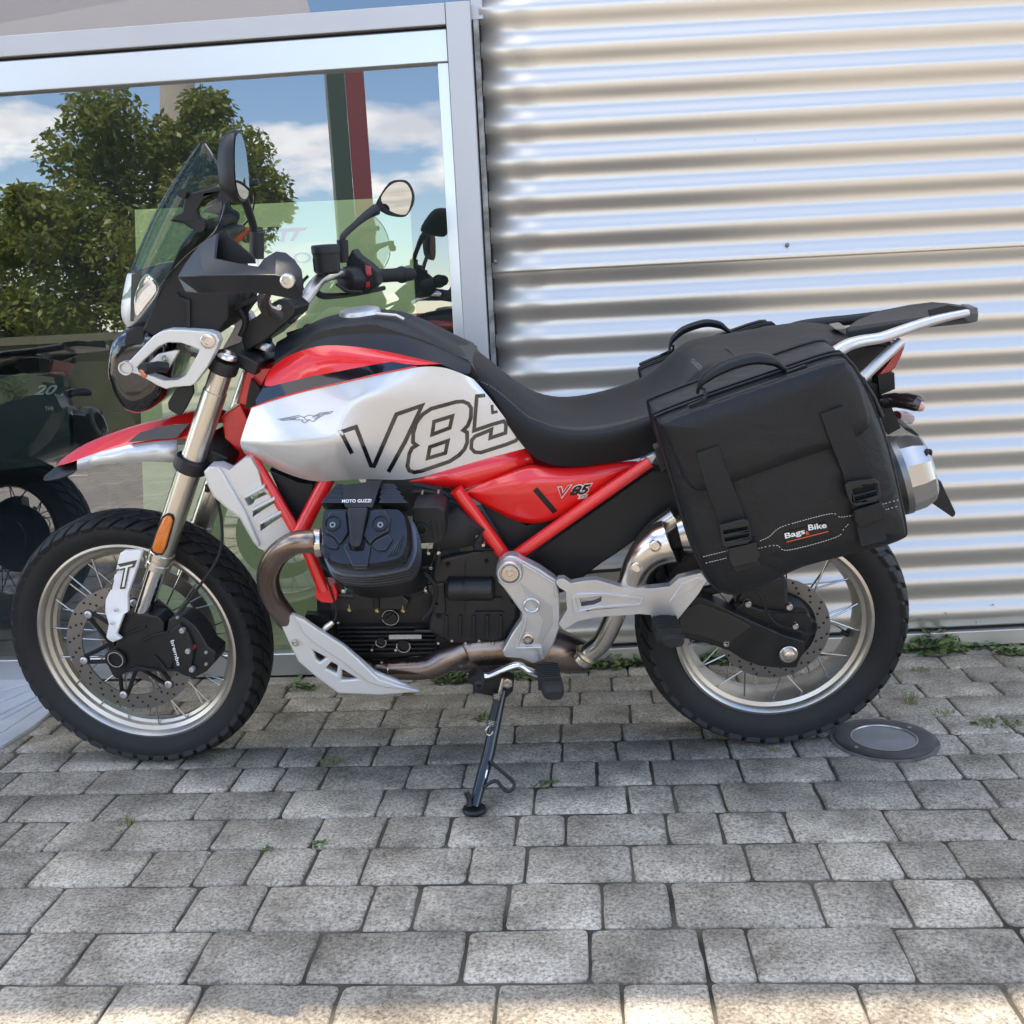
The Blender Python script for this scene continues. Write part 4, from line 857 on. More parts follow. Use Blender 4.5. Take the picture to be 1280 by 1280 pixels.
for pts in ([(500, 660), (470, 700), (480, 770), (430, 830)], [(520, 690), (500, 740), (440, 800)], [(640, 700), (700, 735), (770, 740)]):
    bp('control_cable', tube(cr(tr([(*q, -.12) for q in zb(pts)], 0, True), 5), .0035, 6), K_RUB, st=True)
# cables and stalk behind the lamp
for pts, L in (([(300, 368), (298, 385), (306, 402), (300, 420)], .05), ([(318, 366), (308, 390), (312, 415)], .0), ([(330, 370), (300, 382), (280, 395), (270, 410)], .08)):
    bp('control_cable', tube(cr(tr(pts, L, True), 5), .0055, 8), K_RUB, st=True)
# ---- mirrors
def mirror_arm(boot, stalk, Lb):
    b0, b1 = boot
    return join(tube([U(*b0[:2], b0[2], True), U(*b1[:2], b1[2], True)], .0135, 14), tube(cr(tr(stalk, 0, True), 6), [.0075, .0075, .0075, .010, .014], 12))
ml = bp('mirror', mirror_arm([(321, 323, .262), (321, 290, .262)], [(319, 296, .262), (316, 280, .27), (308, 256, .31), (302, 240, .34), (297, 226, .36)], .26), K_PLAST, st=True)
def mirror_head(par, c, n, up, w, h):
    n = Vector(n).normalized(); up = Vector(up); up = (up - n * up.dot(n)).normalized(); s = up.cross(n)
    loop = []
    for k in range(28):
        a = 2 * math.pi * k / 28; ca, sa = math.cos(a), math.sin(a)
        f = (abs(ca) ** 2.6 + abs(sa) ** 2.6) ** (-1 / 2.6)
        loop.append(c + s * (ca * f * w * (1 - .18 * sa)) + up * sa * f * h)
    bp('mirror_housing', pillow(loop, -n * .035, ((1, 0), (1.03, .1), (1.0, .35), (.8, .8), (.4, 1))), K_PLAST, par, smooth=60)
    bp('mirror_glass', (lambda q: (q, [tuple(range(len(q)))]))([c + (v - c) * .93 + n * .0015 for v in loop]), K_MIRROR, par, smooth=0)
mirror_head(ml, U(301, 208, .37, True), (math.cos(R(9)), math.sin(R(9)), -.05), (-.28, 0, 1), .05, .058)
zm = [(870, 240), (905, 195), (940, 180), (990, 184), (1022, 230), (1027, 290), (1000, 345), (970, 366), (900, 356), (850, 330)]
mr_ = bp('mirror', mirror_arm([(429, 328, -.24), (428, 300, -.24)], [(428, 302, -.24), (430, 294, -.245), (444, 281, -.29), (457, 270, -.33), (470, 262, -.36)], .24), K_PLAST, st=True)
bp('mirror_housing', pillow(cr(rowU(zb(zm + [(835, 335), (838, 300)]), -.40, True), 3, True), Vector((0, .035, 0)), ((1, 0), (1.0, .3), (.8, .8), (.4, 1))), K_PLAST, mr_, smooth=60)
gl = cr(rowU(zb([(866, 268), (905, 212), (945, 191), (988, 196), (1016, 240), (1016, 290), (990, 352), (930, 344), (884, 312)]), -.399, True), 3, True)
bp('mirror_glass', (gl, [tuple(range(len(gl)))]), K_MIRROR, mr_, smooth=0)
# ------------------------------------------------------------------ tank: silver shell, red band, black stripe, black cover
TC = [  # columns front to back; rows stripe edge, upper, crease, lower, bottom
 [(315,509,.125),(307,530,.132),(300,553,.135),(302,561,.128),(306,567,.112)],
 [(345,498,.142),(342,527,.162),(341,556,.174),(344,574,.164),(347,588,.135)],
 [(387,487,.148),(386,520,.174),(385,553,.195),(387,580,.186),(390,604,.15)],
 [(420,480,.150),(428,510,.180),(426,548,.207),(427,576,.192),(425,600,.155)],
 [(462,470,.151),(449,497,.179),(447,553,.178),(456,580,.170),(464,598,.152)],
 [(505,461,.148),(500,489,.166),(498,540,.150),(500,575,.150),(511,602,.146)],
 [(551,455,.134),(550,488,.148),(550,535,.138),(552,566,.139),(556,588,.138)],
 [(588,472,.122),(595,500,.130),(602,530,.128),(607,556,.129),(612,572,.129)],
 [(592,474,.112),(612,496,.118),(634,527,.118),(648,545,.118),(658,560,.118)]]
tv = [[U(*q) for q in c] for c in TC]; V, F = grid(tv)
V += [Vector((v.x, -v.y, v.z)) for v in V]; n5 = 45; F += [tuple(i + n5 for i in reversed(f)) for f in F]
idx = lambda c, r: c * 5 + r
crs = []
for c_ in range(3): crs.append((idx(c_, 2), idx(c_ + 1, 2), .82))
crs += [(idx(3, 1), idx(3, 2), .55), (idx(4, 1), idx(5, 1), .45), (idx(3, 2), idx(4, 3), .5), (idx(4, 1), idx(4, 2), .25), (idx(3, 1), idx(4, 1), .5), (idx(3, 2), idx(3, 3), .3)]
for r in (0, 4):
    for c_ in range(8): crs.append((idx(c_, r), idx(c_ + 1, r), 1))
for c_ in (0, 8):
    for r in range(4): crs.append((idx(c_, r), idx(c_, r + 1), 1))
crs += [(a + n5, b + n5, w) for a, b, w in crs]
tank = bp('fuel_tank', (V, F), K_SILVER, sub=3, crease=crs)
# red rear corner of the tank
rr = [[U(*q) for q in r] for r in ([(511,602,.146),(556,588,.138),(612,572,.129),(658,560,.118)], [(535,606,.142),(578,598,.14),(630,583,.132),(663,570,.12)], [(573,612,.135),(578,612,.138),(636,592,.133),(668,579,.122)])]
pair('tank_corner', grid(rr), K_RED, tank, solid=.003)
# stripe
D = [(315,509,.125),(345,498,.142),(387,487,.148),(420,480,.150),(462,470,.151),(500,462,.149),(521,458,.144)]
Cc = [(327,486,.115),(350,480,.128),(387,471,.136),(420,465,.139),(460,457,.141),(490,452,.141),(520,457.5,.143)]
B = [(341,456,.085),(357,446,.09),(381,436,.1),(408,430,.105),(455,434,.11),(492,441,.115),(531,450,.12),(553,455,.132)]
A = [(345,430,.03),(362,422,.035),(380,412,.04),(400,402,.05),(450,394,.055),(495,393,.055),(540,417,.06),(583,441,.06)]
T0 = [(345,428,0),(362,418,0),(380,409,0),(400,398,0),(450,391,0),(495,392,0),(540,415,0),(585,440,0)]
P_ = lambda r: [U(*q) for q in r]
pair('tank_stripe', grid([P_(D), P_(Cc)]), K_BLACKG, tank)
C2 = Cc + [(553,455,.133)]
mid = [((b[0]+c[0])/2, (b[1]+c[1])/2 - 1, (b[2]+c[2])/2 + .008) for b, c in zip(B, C2)]
pair('tank_band', grid([P_(C2), P_(mid), P_(B)]), K_RED, tank, sub=2)
pair('pin_stripe', tube(P_([(x, y, L + .001) for x, y, L in D]), .0014, 6), K_RED, tank)
B2 = B + [(588,472,.122)]; A2 = A + [(589,452,.09)]; T2 = T0 + [(590,450,0)]
B2[7] = (553,455,.132)
mA = [((a[0]+b[0])/2, (a[1]+b[1])/2 - 2, a[2] + (b[2]-a[2])*.62) for a, b in zip(A2, B2)]
rows = [[U(*t), U(*a), U(*m), U(*b)] for t, a, m, b in zip(T2, A2, mA, B2)]
bp('tank_cover', mgrid(rows), K_COVER, tank, sub=2)
bp('fuel_cap', join(lathe([(.0, .012), (.03, .012), (.042, .009), (.045, .003), (.045, -.01)], U(450, 392, .0), (-.05, 0, 1), 28)), K_ALU, tank)
bp('cap_hinge', tube(rowU([(470, 392), (495, 394), (505, 399)], .05, False), .003, 6), K_ALU, tank)
bp('tank_key', join(cyl(U(385, 412, -.02), (0, 1, 0), .012, .02), tube([U(385, 412, -.02), U(360, 420, -.02)], .008, 8)), K_PLAST, tank)
# dark body added inside the tank so that gaps read as depth
inner = [(320,500),(345,450),(400,415),(460,405),(530,425),(585,450),(640,530),(650,560),(575,590),(480,585),(400,590),(330,570)]
bp('dark_core', plate([(*q, .09) for q in inner], .09, .18), K_CASE)
# ---- graphics carried by the tank's surface
DG = bpy.context.evaluated_depsgraph_get(); DG.update()
def bvh_of(*objs):
    V, F = [], []
    dg = bpy.context.evaluated_depsgraph_get()
    for o in objs:
        e = o.evaluated_get(dg); me = e.to_mesh(); n = len(V); mw = o.matrix_world
        V += [mw @ v.co for v in me.vertices]; F += [tuple(i + n for i in p.vertices) for p in me.polygons]; e.to_mesh_clear()
    return BVHTree.FromPolygons(V, F)
bpy.context.view_layer.update()
LMI = Matrix(LM.T.tolist()).to_4x4()
def onsurf(bv, px, py, lift=.0007):
    d = Vector(ray(px, py).tolist()).normalized(); h = bv.ray_cast(Vector(CC.tolist()), d)
    return LMI @ (h[0] - d * lift) if h[0] else None
def ribbon(bv, pts, w, closed=False, step=3.0, lift=.0007):
    """painted line of width w pixels following a traced line on a surface"""
    P = [Vector((*q, 0)) for q in pts]; seq = []
    m = len(P); rng = m if closed else m - 1
    off = []
    for i in range(m):
        a = (P[i] - P[i - 1]).normalized() if (i > 0 or closed) else (P[1] - P[0]).normalized()
        b = (P[(i + 1) % m] - P[i]).normalized() if (i < m - 1 or closed) else a
        na, nb = Vector((-a.y, a.x, 0)), Vector((-b.y, b.x, 0)); s = na + nb
        off.append(s / max(.35, s.length_squared / 2) * (w / 2) if s.length > .1 else na * w / 2)
    V, F = [], []
    for i in range(rng):
        j = (i + 1) % m; k = max(1, int((P[j] - P[i]).length / step)); b0 = len(V); ok = True
        for t in range(k + 1):
            f = t / k; c = P[i].lerp(P[j], f); o = off[i].lerp(off[j], f)
            for sg in (1, -1):
                q = onsurf(bv, c.x + sg * o.x, c.y + sg * o.y, lift); V.append(q)
        for t in range(k):
            a = b0 + 2 * t
            if all(V[x] is not None for x in (a, a + 1, a + 2, a + 3)): F.append((a, a + 1, a + 3, a + 2))
    V = [v if v is not None else Vector((0, 0, .5)) for v in V]
    used = sorted({i for f in F for i in f}); mp_ = {u: k for k, u in enumerate(used)}
    return [V[u] for u in used], [tuple(mp_[i] for i in f) for f in F]
bvt = bvh_of(tank)
zv = lambda pts: Zc(280, 380, 4, pts); zw = lambda pts: Zc(480, 480, 7.11, pts)
V_ = zv([(640, 748), (585, 640), (660, 615), (735, 808), (750, 810), (862, 552), (990, 508), (905, 690), (822, 840)])
E8 = zw([(310, 310), (345, 270), (420, 220), (640, 160), (700, 155), (750, 175), (775, 215), (772, 300), (745, 370), (705, 412), (738, 430), (740, 520), (715, 580), (665, 635), (580, 690), (330, 775), (270, 785), (225, 770), (208, 730), (225, 620), (250, 570), (290, 545), (258, 520), (260, 440), (285, 350)])
e8a = zw([(445, 335), (608, 285), (585, 390), (428, 450)]); e8b = zw([(408, 560), (568, 505), (545, 615), (388, 660)])
F5 = zw([(900, 100), (825, 108), (800, 415), (960, 360), (1065, 330), (1085, 360), (1080, 435), (945, 480), (955, 405), (810, 465), (780, 500), (775, 570), (805, 605), (860, 610), (1080, 540), (1170, 505), (1195, 475)])
F5b = zw([(960, 185), (965, 255), (1010, 245)])
bp('tank_graphic', ribbon(bvt, V_, 5.2), K_BLACKG, tank, smooth=0); bp('tank_graphic', ribbon(bvt, E8, 4.8, True), K_BLACKG, tank, smooth=0)
bp('tank_graphic', ribbon(bvt, e8a, 4.6, True), K_BLACKG, tank, smooth=0); bp('tank_graphic', ribbon(bvt, e8b, 4.6, True), K_BLACKG, tank, smooth=0)
bp('tank_graphic', ribbon(bvt, F5, 4.6), K_BLACKG, tank, smooth=0); bp('tank_graphic', ribbon(bvt, F5b, 3.5), K_BLACKG, tank, smooth=0)
EG = [[(265, 575), (320, 568), (370, 558), (400, 566), (425, 555), (450, 560), (480, 545), (545, 536), (535, 545), (500, 552), (470, 570), (448, 588), (425, 580), (405, 594), (390, 588), (395, 580), (340, 578), (290, 582)],
      [(280, 578), (330, 572), (375, 566)], [(330, 578), (360, 572)], [(440, 566), (490, 550), (525, 544)], [(450, 575), (480, 558)], [(400, 568), (410, 580), (430, 578)]]
bp('eagle_emblem', join(*[ribbon(bvt, zv(e), 1.1, i == 0, 1.5) for i, e in enumerate(EG)]), K_GREYINK, tank, smooth=0)
# ---- side panel
zp = lambda pts: Zc(500, 460, 3.556, pts)
sp_top = zp([(270, 545, .135), (480, 466, .138), (595, 420, .13), (635, 440, .132), (760, 438, .135), (900, 425, .138), (1066, 405, .135)])
sp_cre = zp([(280, 552, .14), (520, 505, .158), (640, 500, .165), (760, 495, .165), (860, 485, .16), (960, 462, .15), (1068, 420, .138)])
sp_bot = zp([(276, 556, .136), (400, 625, .142), (540, 698, .142), (640, 690, .146), (740, 660, .146), (900, 545, .142), (1060, 430, .134)])
sp_mid = [((a[0]+b[0])/2, (a[1]+b[1])/2, (a[2]+b[2])/2 + .006) for a, b in zip(sp_cre, sp_bot)]
V, F = grid([P_(sp_top), P_(sp_cre), P_(sp_mid), P_(sp_bot)])
cs = [(7 + k, 8 + k, .7) for k in range(6)] + [(k, k + 1, 1) for k in range(6)] + [(21 + k, 22 + k, 1) for k in range(6)]
side = bp('side_panel', (V, F), K_RED, sub=2, crease=cs, solid=.004); bp('side_panel', mirror((V, F)), K_RED, sub=2, crease=cs, solid=.004)
bpy.context.view_layer.update(); bvs = bvh_of(side)
def decal(bv, quad, s, m, par, lift, shear=0, bold=.02, name='lettering', space=1):
    V2, F = text2d(s, shear, bold, space); V = [onsurf(bv, *quadmap(v, quad), lift) for v in V2]
    F = [f for f in F if all(V[i] is not None for i in f)]
    used = sorted({i for f in F for i in f}); mp_ = {u: k for k, u in enumerate(used)}
    return bp(name, ([V[u] for u in used], [tuple(mp_[i] for i in f) for f in F]), m, par, smooth=0)
zl = lambda pts: Zc(690, 600, 18.286, pts)
decal(bvs, zl([(180, 420), (260, 420), (470, 100), (120, 155)]), 'V', K_TXTW, side, .0008, 0, .06)
decal(bvs, zl([(190, 400), (245, 400), (430, 120), (145, 175)]), 'V', K_TXTR, side, .0012, 0, .02)
decal(bvs, zl([(385, 385), (850, 340), (940, 60), (435, 120)]), '85', K_TXTW, side, .0008, .25, .09)
decal(bvs, zl([(405, 365), (840, 315), (905, 90), (445, 145)]), '85', K_BLACKG, side, .0012, .25, .04)
def patch(bv, pts, m, par, lift=.0008, name='decal'):
    V = [onsurf(bv, *q, lift) for q in pts]; return bp(name, (V, [tuple(range(len(V)))]), m, par, smooth=0)
patch(bvs, zl([(585, 440), (790, 415), (830, 320), (620, 345)]), K_TXTW, side)
decal(bvs, zl([(635, 415), (765, 400), (780, 345), (650, 360)]), 'TT', K_TXTR, side, .0012, .1, .02)
bp('panel_slot', ribbon(bvs, zp([(600, 538), (640, 584), (690, 642)]), 7, False, 3, .001), K_BLACK, side, smooth=0)
# black infill behind the side panel
bp('frame_cover', plate(zp([(330, 560), (560, 700), (690, 670), (705, 672), (510, 815), (480, 800)]), .13, .02), K_PLAST, bev=.002)
# ---- red trellis frame
FR_ = bp('frame', tube(rowU(zp([(250, 540), (465, 835)]), .165, False), .0148, 16), K_RED)
bp('frame_tube', tube(rowU(zp([(500, 845), (1110, 415)]), .165, False), .0138, 16), K_RED, FR_)
bp('frame_lug', plate(zp([(1068, 408), (1130, 380), (1140, 395), (1118, 430), (1095, 440)]), .168, .02), K_ALU, FR_, bev=.002)
bp('frame_tube', tube(rowU([(313, 566, .12), (340, 612, .14), (372, 668, .16)], .15, False), .0115, 14), K_RED, FR_)
bp('frame_tube', tube(rowU([(410, 598, .13), (392, 632, .14), (374, 668, .16)], .15, False), .017, 14), K_RED, FR_)
bp('frame_tube', tube(rowU([(374, 664, .16), (388, 695, .16), (405, 738, .165)], .16, False), .0135, 14), K_RED, FR_)
bp('engine_lug', plate(Zc(320, 570, 4.923, [(362, 820), (380, 795), (420, 790), (480, 795), (498, 830), (495, 885), (470, 905), (400, 900), (370, 880)]), .17, .04), K_RED, FR_, bev=.007, seg=3)
bp('headstock', join(tube([U(328, 448, 0), U(300, 590, 0)], .035, 18), plate(Zc(260, 370, 9.14, [(340, 1230), (420, 900), (480, 800), (640, 830), (735, 830), (600, 1070), (560, 1180), (480, 1270)]), .06, .12),
    plate([(277, 520), (300, 505), (318, 540), (312, 560), (296, 562), (280, 548)], .06, .12)), K_RED, FR_, bev=.004)
bp('frame_gusset', plate(Zc(260, 370, 9.14, [(440, 1180), (490, 950), (600, 1060), (520, 1260), (430, 1290)]), .075, .02), K_PLAST, FR_)
# oil cooler / black panel under the tank, silver louvred cowl
zc_ = lambda pts: Zc(240, 560, 7.11, pts)
bp('lower_cover', plate(zc_([(680, 190), (960, 310), (1090, 320), (1060, 480), (960, 690), (920, 690), (790, 440)]), .12, .06), K_PLAST, bev=.004)
cowl_out = [(105, 210), (150, 165), (240, 160), (330, 200), (470, 90), (520, 90), (585, 200), (620, 330), (735, 450), (800, 600), (880, 750), (760, 880), (640, 910), (590, 890), (540, 830), (420, 620), (290, 520), (190, 430), (140, 330)]
hs = [[(465, 450), (600, 370), (640, 350), (690, 400), (560, 460), (540, 500), (500, 515)], [(540, 560), (700, 460), (735, 455), (730, 490), (640, 545), (540, 615)], [(605, 680), (760, 585), (795, 575), (795, 610), (720, 660), (610, 740)]]
cowlL = lambda q: (q[0], q[1], .165 if q[0] > 500 else .125)
cowl = bp('louvred_cowl', plate([cowlL(q) if False else (*q, .15) for q in zc_(cowl_out)], .15, .035, [zc_(h) for h in hs]), K_SILVER2, bev=.006, seg=3)
bp('cowl_edge', plate([(*q, .158) for q in zc_([(105, 215), (150, 168), (240, 175), (330, 330), (470, 560), (600, 860), (590, 888), (540, 828), (420, 618), (290, 518), (190, 428), (140, 330)])], .158, .012), K_SILVER2, cowl, bev=.008, seg=3)
for h in hs:
    z_ = zc_(h); bp('louvre', plate([(z_[0][0], z_[0][1] - 3), (z_[2][0], z_[2][1] - 3), (z_[2][0] + 1, z_[2][1] + 1), (z_[0][0], z_[0][1] + 1)], .16, .022), K_SILVER2, cowl, bev=.002)
# ------------------------------------------------------------------ seat
ST_T = [(585,441,0),(600,446,0),(640,478,0),(680,512,0),(722,524,0),(770,516,0),(815,500,0),(845,478,0),(862,448,0),(882,436,0),(925,436,0),(985,420,0),(1035,411,0),(1060,416,0)]
ST_S = [(584,452,.075),(598,462,.085),(628,498,.11),(665,528,.14),(712,541,.165),(765,535,.18),(812,520,.18),(842,500,.17),(866,468,.15),(888,455,.15),(925,452,.15),(985,440,.145),(1035,428,.13),(1060,425,.1)]
ST_B = [(583,462,.085),(610,494,.1),(640,540,.125),(670,580,.14),(715,585,.15),(770,578,.155),(812,572,.155),(845,545,.15),(870,500,.15),(890,480,.15),(925,475,.15),(985,460,.145),(1035,445,.13),(1060,435,.1)]
rows = []
for t, s, b in zip(ST_T, ST_S, ST_B):
    a = U(*t); c_ = U(*s); d = U(*b)
    m1 = Vector((a.x + (c_.x - a.x) * .45, c_.y * .62, a.z + (c_.z - a.z) * .18)); m2 = c_.lerp(d, .5) + Vector((0, -.004, 0))
    rows.append([a, m1, c_, m2, d])
seat = bp('seat', mgrid(rows), K_SEAT, sub=2)
bpy.context.view_layer.update(); bvse = bvh_of(seat)
stl = Zc(500, 460, 3.556, [(330, 45), (400, 75), (480, 135), (560, 205), (640, 240), (700, 258), (800, 265), (900, 255), (1000, 235), (1090, 210), (1140, 205)])
stl = [(q.x, q.y) for q in cr([Vector((*q, 0)) for q in stl], 4)]
bp('seat_seam', ribbon(bvse, stl, 2.2, False, 3, .0012), K_PLAST, seat, smooth=0)
def stitches(bv, pts, w, dash, gap, lift=.0016):
    out = []; P = [Vector((*q, 0)) for q in pts]; carry = 0
    for i in range(len(P) - 1):
        Ld = (P[i + 1] - P[i]).length; d = (P[i + 1] - P[i]).normalized(); t = carry
        while t + dash < Ld: a = P[i] + d * t; b = P[i] + d * (t + dash); out.append(ribbon(bv, [(a.x, a.y), (b.x, b.y)], w, False, 5, lift)); t += dash + gap
        carry = t - Ld if t > Ld else 0
    return join(*[o for o in out if o[1]])
bp('seat_stitching', stitches(bvse, [(x, y + 1.6) for x, y in stl], .7, 2, 1.6), mat('grey_thread', (.2, .2, .22), .7), seat, smooth=0)
gz = Zc(800, 400, 6.4, [(405, 330), (480, 405), (498, 375), (425, 305)])
decal(bvse, gz, 'GUZZI', K_GREYINK, seat, .0012, 0, .0)
bp('seat_divider', tube([onsurf(bvse, *q, .0) or U(*q, .1) for q in Zc(800, 400, 6.4, [(690, 232), (720, 250), (750, 275), (765, 300)])], .003, 6), K_PLAST, seat)
# ------------------------------------------------------------------ engine
ze = lambda pts: Zc(320, 570, 4.923, pts)
crank = bp('crankcase', plate([(395,700),(420,735),(540,738),(560,690),(640,700),(648,760),(640,800),(590,810),(560,820),(440,828),(405,810),(395,770)], .125, .25), K_CASE, bev=.01, seg=3)
bp('sump_fins', join(*[plate(ze([(500 + 6*k, 1055 + 27*k), (530, 1050 + 27*k), (1100, 1050 + 26*k), (1100, 1058 + 26*k), (500 + 6*k, 1064 + 27*k)]), .142, .03) for k in range(7)]), K_CASE, crank)
bp('gearbox', plate([(540,700),(580,690),(640,690),(650,735),(650,775),(630,800),(560,805),(535,790)], .165, .3), K_CASE, bev=.012, seg=3)
bp('gearbox_rib', join(plate(Zc(500,600,7.11,[(410,905),(700,900),(718,920),(718,1000),(700,1012),(415,1010)]), .178, .03), plate(Zc(500,600,7.11,[(740,1050),(905,1048),(905,1064),(760,1064)]), .172, .02), plate(Zc(500,600,7.11,[(660,1175),(910,1172),(930,1190),(700,1190)]), .172, .02), plate(Zc(500,600,7.11,[(575,720),(584,720),(584,1165),(575,1165)]), .167, .01)), K_CASE, bev=.004)
bp('bell_housing', plate(Zc(500,600,7.11,[(245,930),(400,905),(410,1200),(290,1200),(275,1040),(240,990)]), .17, .1), K_CASE, bev=.01, seg=3)
bp('alternator_cover', lathe([(.075, -.06), (.078, 0), (.07, .03), (.03, .04), (0, .04)], U(420, 755, .0), (-1, 0, 0), 32), K_CASE)
# sump plug, dipstick, data plate, oil lines
bp('oil_filler', join(lathe([(.016, -.01), (.0165, .004), (.0145, .007), (0, .007)], U(*ze([(828, 992)])[0], .142), (0, -1, 0), 24), box(U(*ze([(828, 992)])[0], .152), (.026, .008, .007), Matrix.Rotation(R(-35), 3, 'Y'))), K_PLAST, crank)
bp('filler_ring', lathe([(.0195, 0), (.0195, .003), (.0178, .003), (.0178, 0), (.0195, 0)], U(*ze([(828, 992)])[0], .146), (0, -1, 0), 28, R(100), R(440), False), K_STEEL, crank)
for q, r in (((770, 1145), .012), ((908, 1168), .0155)):
    bp('sump_plug', lathe([(r, -.01), (r, .003), (r * .85, .003), (r * .8, -.002), (0, -.002)], U(*ze([q])[0], .147), (0, -1, 0), 22), K_BLACK, crank)
    bp('plug_ring', lathe([(r * 1.06, 0), (r * 1.06, .003), (r * .92, .003), (r * .92, 0)], U(*ze([q])[0], .1485), (0, -1, 0), 22, R(60), R(300), False), K_STEEL, crank)
pl = bp('data_plate', plate(ze([(818, 1102), (1018, 1100), (1018, 1126), (818, 1128)]), .15, .004), K_ALUB, crank)
for q in ((575, 940), (745, 945), (905, 945), (740, 825)): bp('fitting', join(cyl(U(*ze([q])[0], .148), (0, -1, 0), .0042, .012, 8), tube([U(*ze([(q[0], q[1])])[0], .152), U(*ze([(q[0] - 2, q[1] - 26)])[0], .152)], .0018, 6), cyl(U(*ze([(q[0]+8, q[1]+8)])[0], .15), (-.3, -1, .2), .003, .01, 7)), K_YEL, crank)
for q in ((508, 1020), (1098, 1076), (1045, 822), (1078, 684), (715, 1188), (862, 1188), (775, 1265)): bolt(*ze([q])[0], .15, .0045, crank, K_STEEL, False, .006)
for (a_, b_, L_, r_) in (((1010, 684), (1165, 680), .15, .005), ((740, 840), (742, 930), .15, .008), ((500, 855), (600, 862), .145, .007), ((980, 1075), (1085, 1075), .152, .005)): bp('oil_line', tube(rowU(ze([a_, b_]), L_, False), r_, 8), K_BLACK, crank)
bp('lambda_sensor', tube(rowU(ze([(405, 1080, .19), (440, 1050, .185), (475, 1022, .18)]), .18, False), [.0055, .0075, .006], 10), K_STEEL)
bp('sensor_wire', tube(cr(rowU(ze([(475, 1022, .18), (492, 985, .175), (488, 920, .17), (460, 830, .175), (430, 740, .175)]), .17, False), 5), .0022, 6), K_RUB)
# ---- cylinder: fins and rocker cover lie along the 45 degree cylinder axis
axc = Vector((0, -math.cos(R(42)), math.sin(R(42))))     # outwards and up
def cp(zx, zy, lift=0):
    """point on the rocker cover's face plane under a picture position"""
    px, py = ze([(zx, zy)])[0]
    c0 = U(455, 672, .345); d = LM.T @ ray(px, py); c = LM.T @ CC; n = np.array(axc); t = (n @ (np.array(c0) - c)) / (n @ d)
    return Vector((c + t * d).tolist()) + axc * lift
cov = [(398, 345), (420, 325), (500, 318), (820, 318), (905, 330), (940, 400), (950, 520), (925, 600), (880, 645), (700, 678), (560, 680), (450, 655), (405, 590), (392, 500)]
loop = cr([cp(*q) for q in cov], 3, True)
ctr_ = sum(loop, Vector()) / len(loop)
cyl_ = bp('cylinder_head', pillow([v - axc * .06 for v in loop], axc * .062, ((1.0, 0), (1.0, .45), (1.0, .55), (.97, .82), (.93, 1.0), (.6, 1.0))), K_COVERM, smooth=40)
fins = []
for k in range(6):
    s = 1.06 + .012 * k if k < 4 else 1.06
    lp = [ctr_ + (v - ctr_) * s - axc * (.052 + .0125 * k) for v in loop]
    lp2 = [v - axc * .006 for v in lp]; n = len(lp)
    fins.append((lp + lp2, [tuple(range(n)), tuple(range(2 * n - 1, n - 1, -1))] + [(i, (i + 1) % n, (i + 1) % n + n, i + n) for i in range(n)]))
fo = bp('cooling_fins', join(*fins), mat('fin_metal', (.20, .20, .205), .28, .85), cyl_, smooth=30)
fo['kind'] = 'stuff'
bp('cylinder_barrel', pillow([ctr_ + (v - ctr_) * .9 - axc * .24 for v in loop], axc * .2, ((1, 0), (1, .98), (.9, 1))), K_CASE, cyl_, smooth=40)
def cplate(pts, lift, t, m, name, bev=.0015, par=None):
    lp = [cp(*q, lift) for q in pts]; lp2 = [v - axc * t for v in lp]; n = len(lp)
    return bp(name, (lp + lp2, [tuple(range(n)), tuple(range(2 * n - 1, n - 1, -1))] + [(i, (i + 1) % n, (i + 1) % n + n, i + n) for i in range(n)]), m, par or cyl_, bev=bev, smooth=30)
# upper stepped ribs above the cover
for k in range(4):
    y = 170 + k * 34; x0 = 470 - k * 22; x1 = 870 + k * 22
    cplate([(x0, y + 30), (x0 + 22, y), (540, y), (540, y + 30)], .012 - .004 * (3 - k), .05, K_COVERM, 'cover_rib'); cplate([(775, y), (x1 - 30, y), (x1 + 8, y + 30), (760, y + 30)], .012 - .004 * (3 - k), .05, K_COVERM, 'cover_rib')
cplate([(545, 190), (780, 160), (740, 280), (722, 330), (560, 330), (540, 290)], .012, .04, K_BLACK, 'badge_plate')
cplate([(575, 335), (700, 335), (655, 560), (640, 580), (605, 580), (592, 560)], .020, .03, K_BLACK, 'cover_spine', .004)
cplate([(435, 400), (455, 345), (560, 340), (575, 480), (520, 555), (490, 515), (430, 480)], .009, .02, K_COVERM, 'cover_pad', .004)
cplate([(705, 340), (800, 338), (830, 390), (825, 470), (740, 515), (705, 555), (660, 500)], .009, .02, K_COVERM, 'cover_pad', .004)
cplate([(425, 490), (480, 515), (515, 560), (505, 580), (455, 575), (415, 540)], .008, .02, K_COVERM, 'cover_pad', .003)
cplate([(735, 528), (815, 485), (845, 520), (800, 590), (750, 590), (712, 560)], .008, .02, K_COVERM, 'cover_pad', .003)
cplate([(575, 530), (592, 585), (660, 585), (675, 525), (712, 570), (690, 690), (595, 690), (535, 560)], .008, .02, K_COVERM, 'cover_pad', .004)
for k in range(4):
    cplate([(845 + 14 * k, 560 - 4 * k), (872 + 10 * k, 525 - 12 * k), (878 + 10 * k, 530 - 12 * k), (835 + 16 * k, 600 - 2 * k), (815 + 20 * k, 625 - 4 * k), (812 + 20 * k, 618 - 4 * k)], .006, .01, K_COVERM, 'cover_ridge', .001)
    cplate([(398, 545 + 14 * k), (404, 540 + 14 * k), (430, 580 + 14 * k), (452, 600 + 12 * k), (450, 606 + 12 * k), (425, 588 + 14 * k)], .006, .01, K_COVERM, 'cover_ridge', .001)
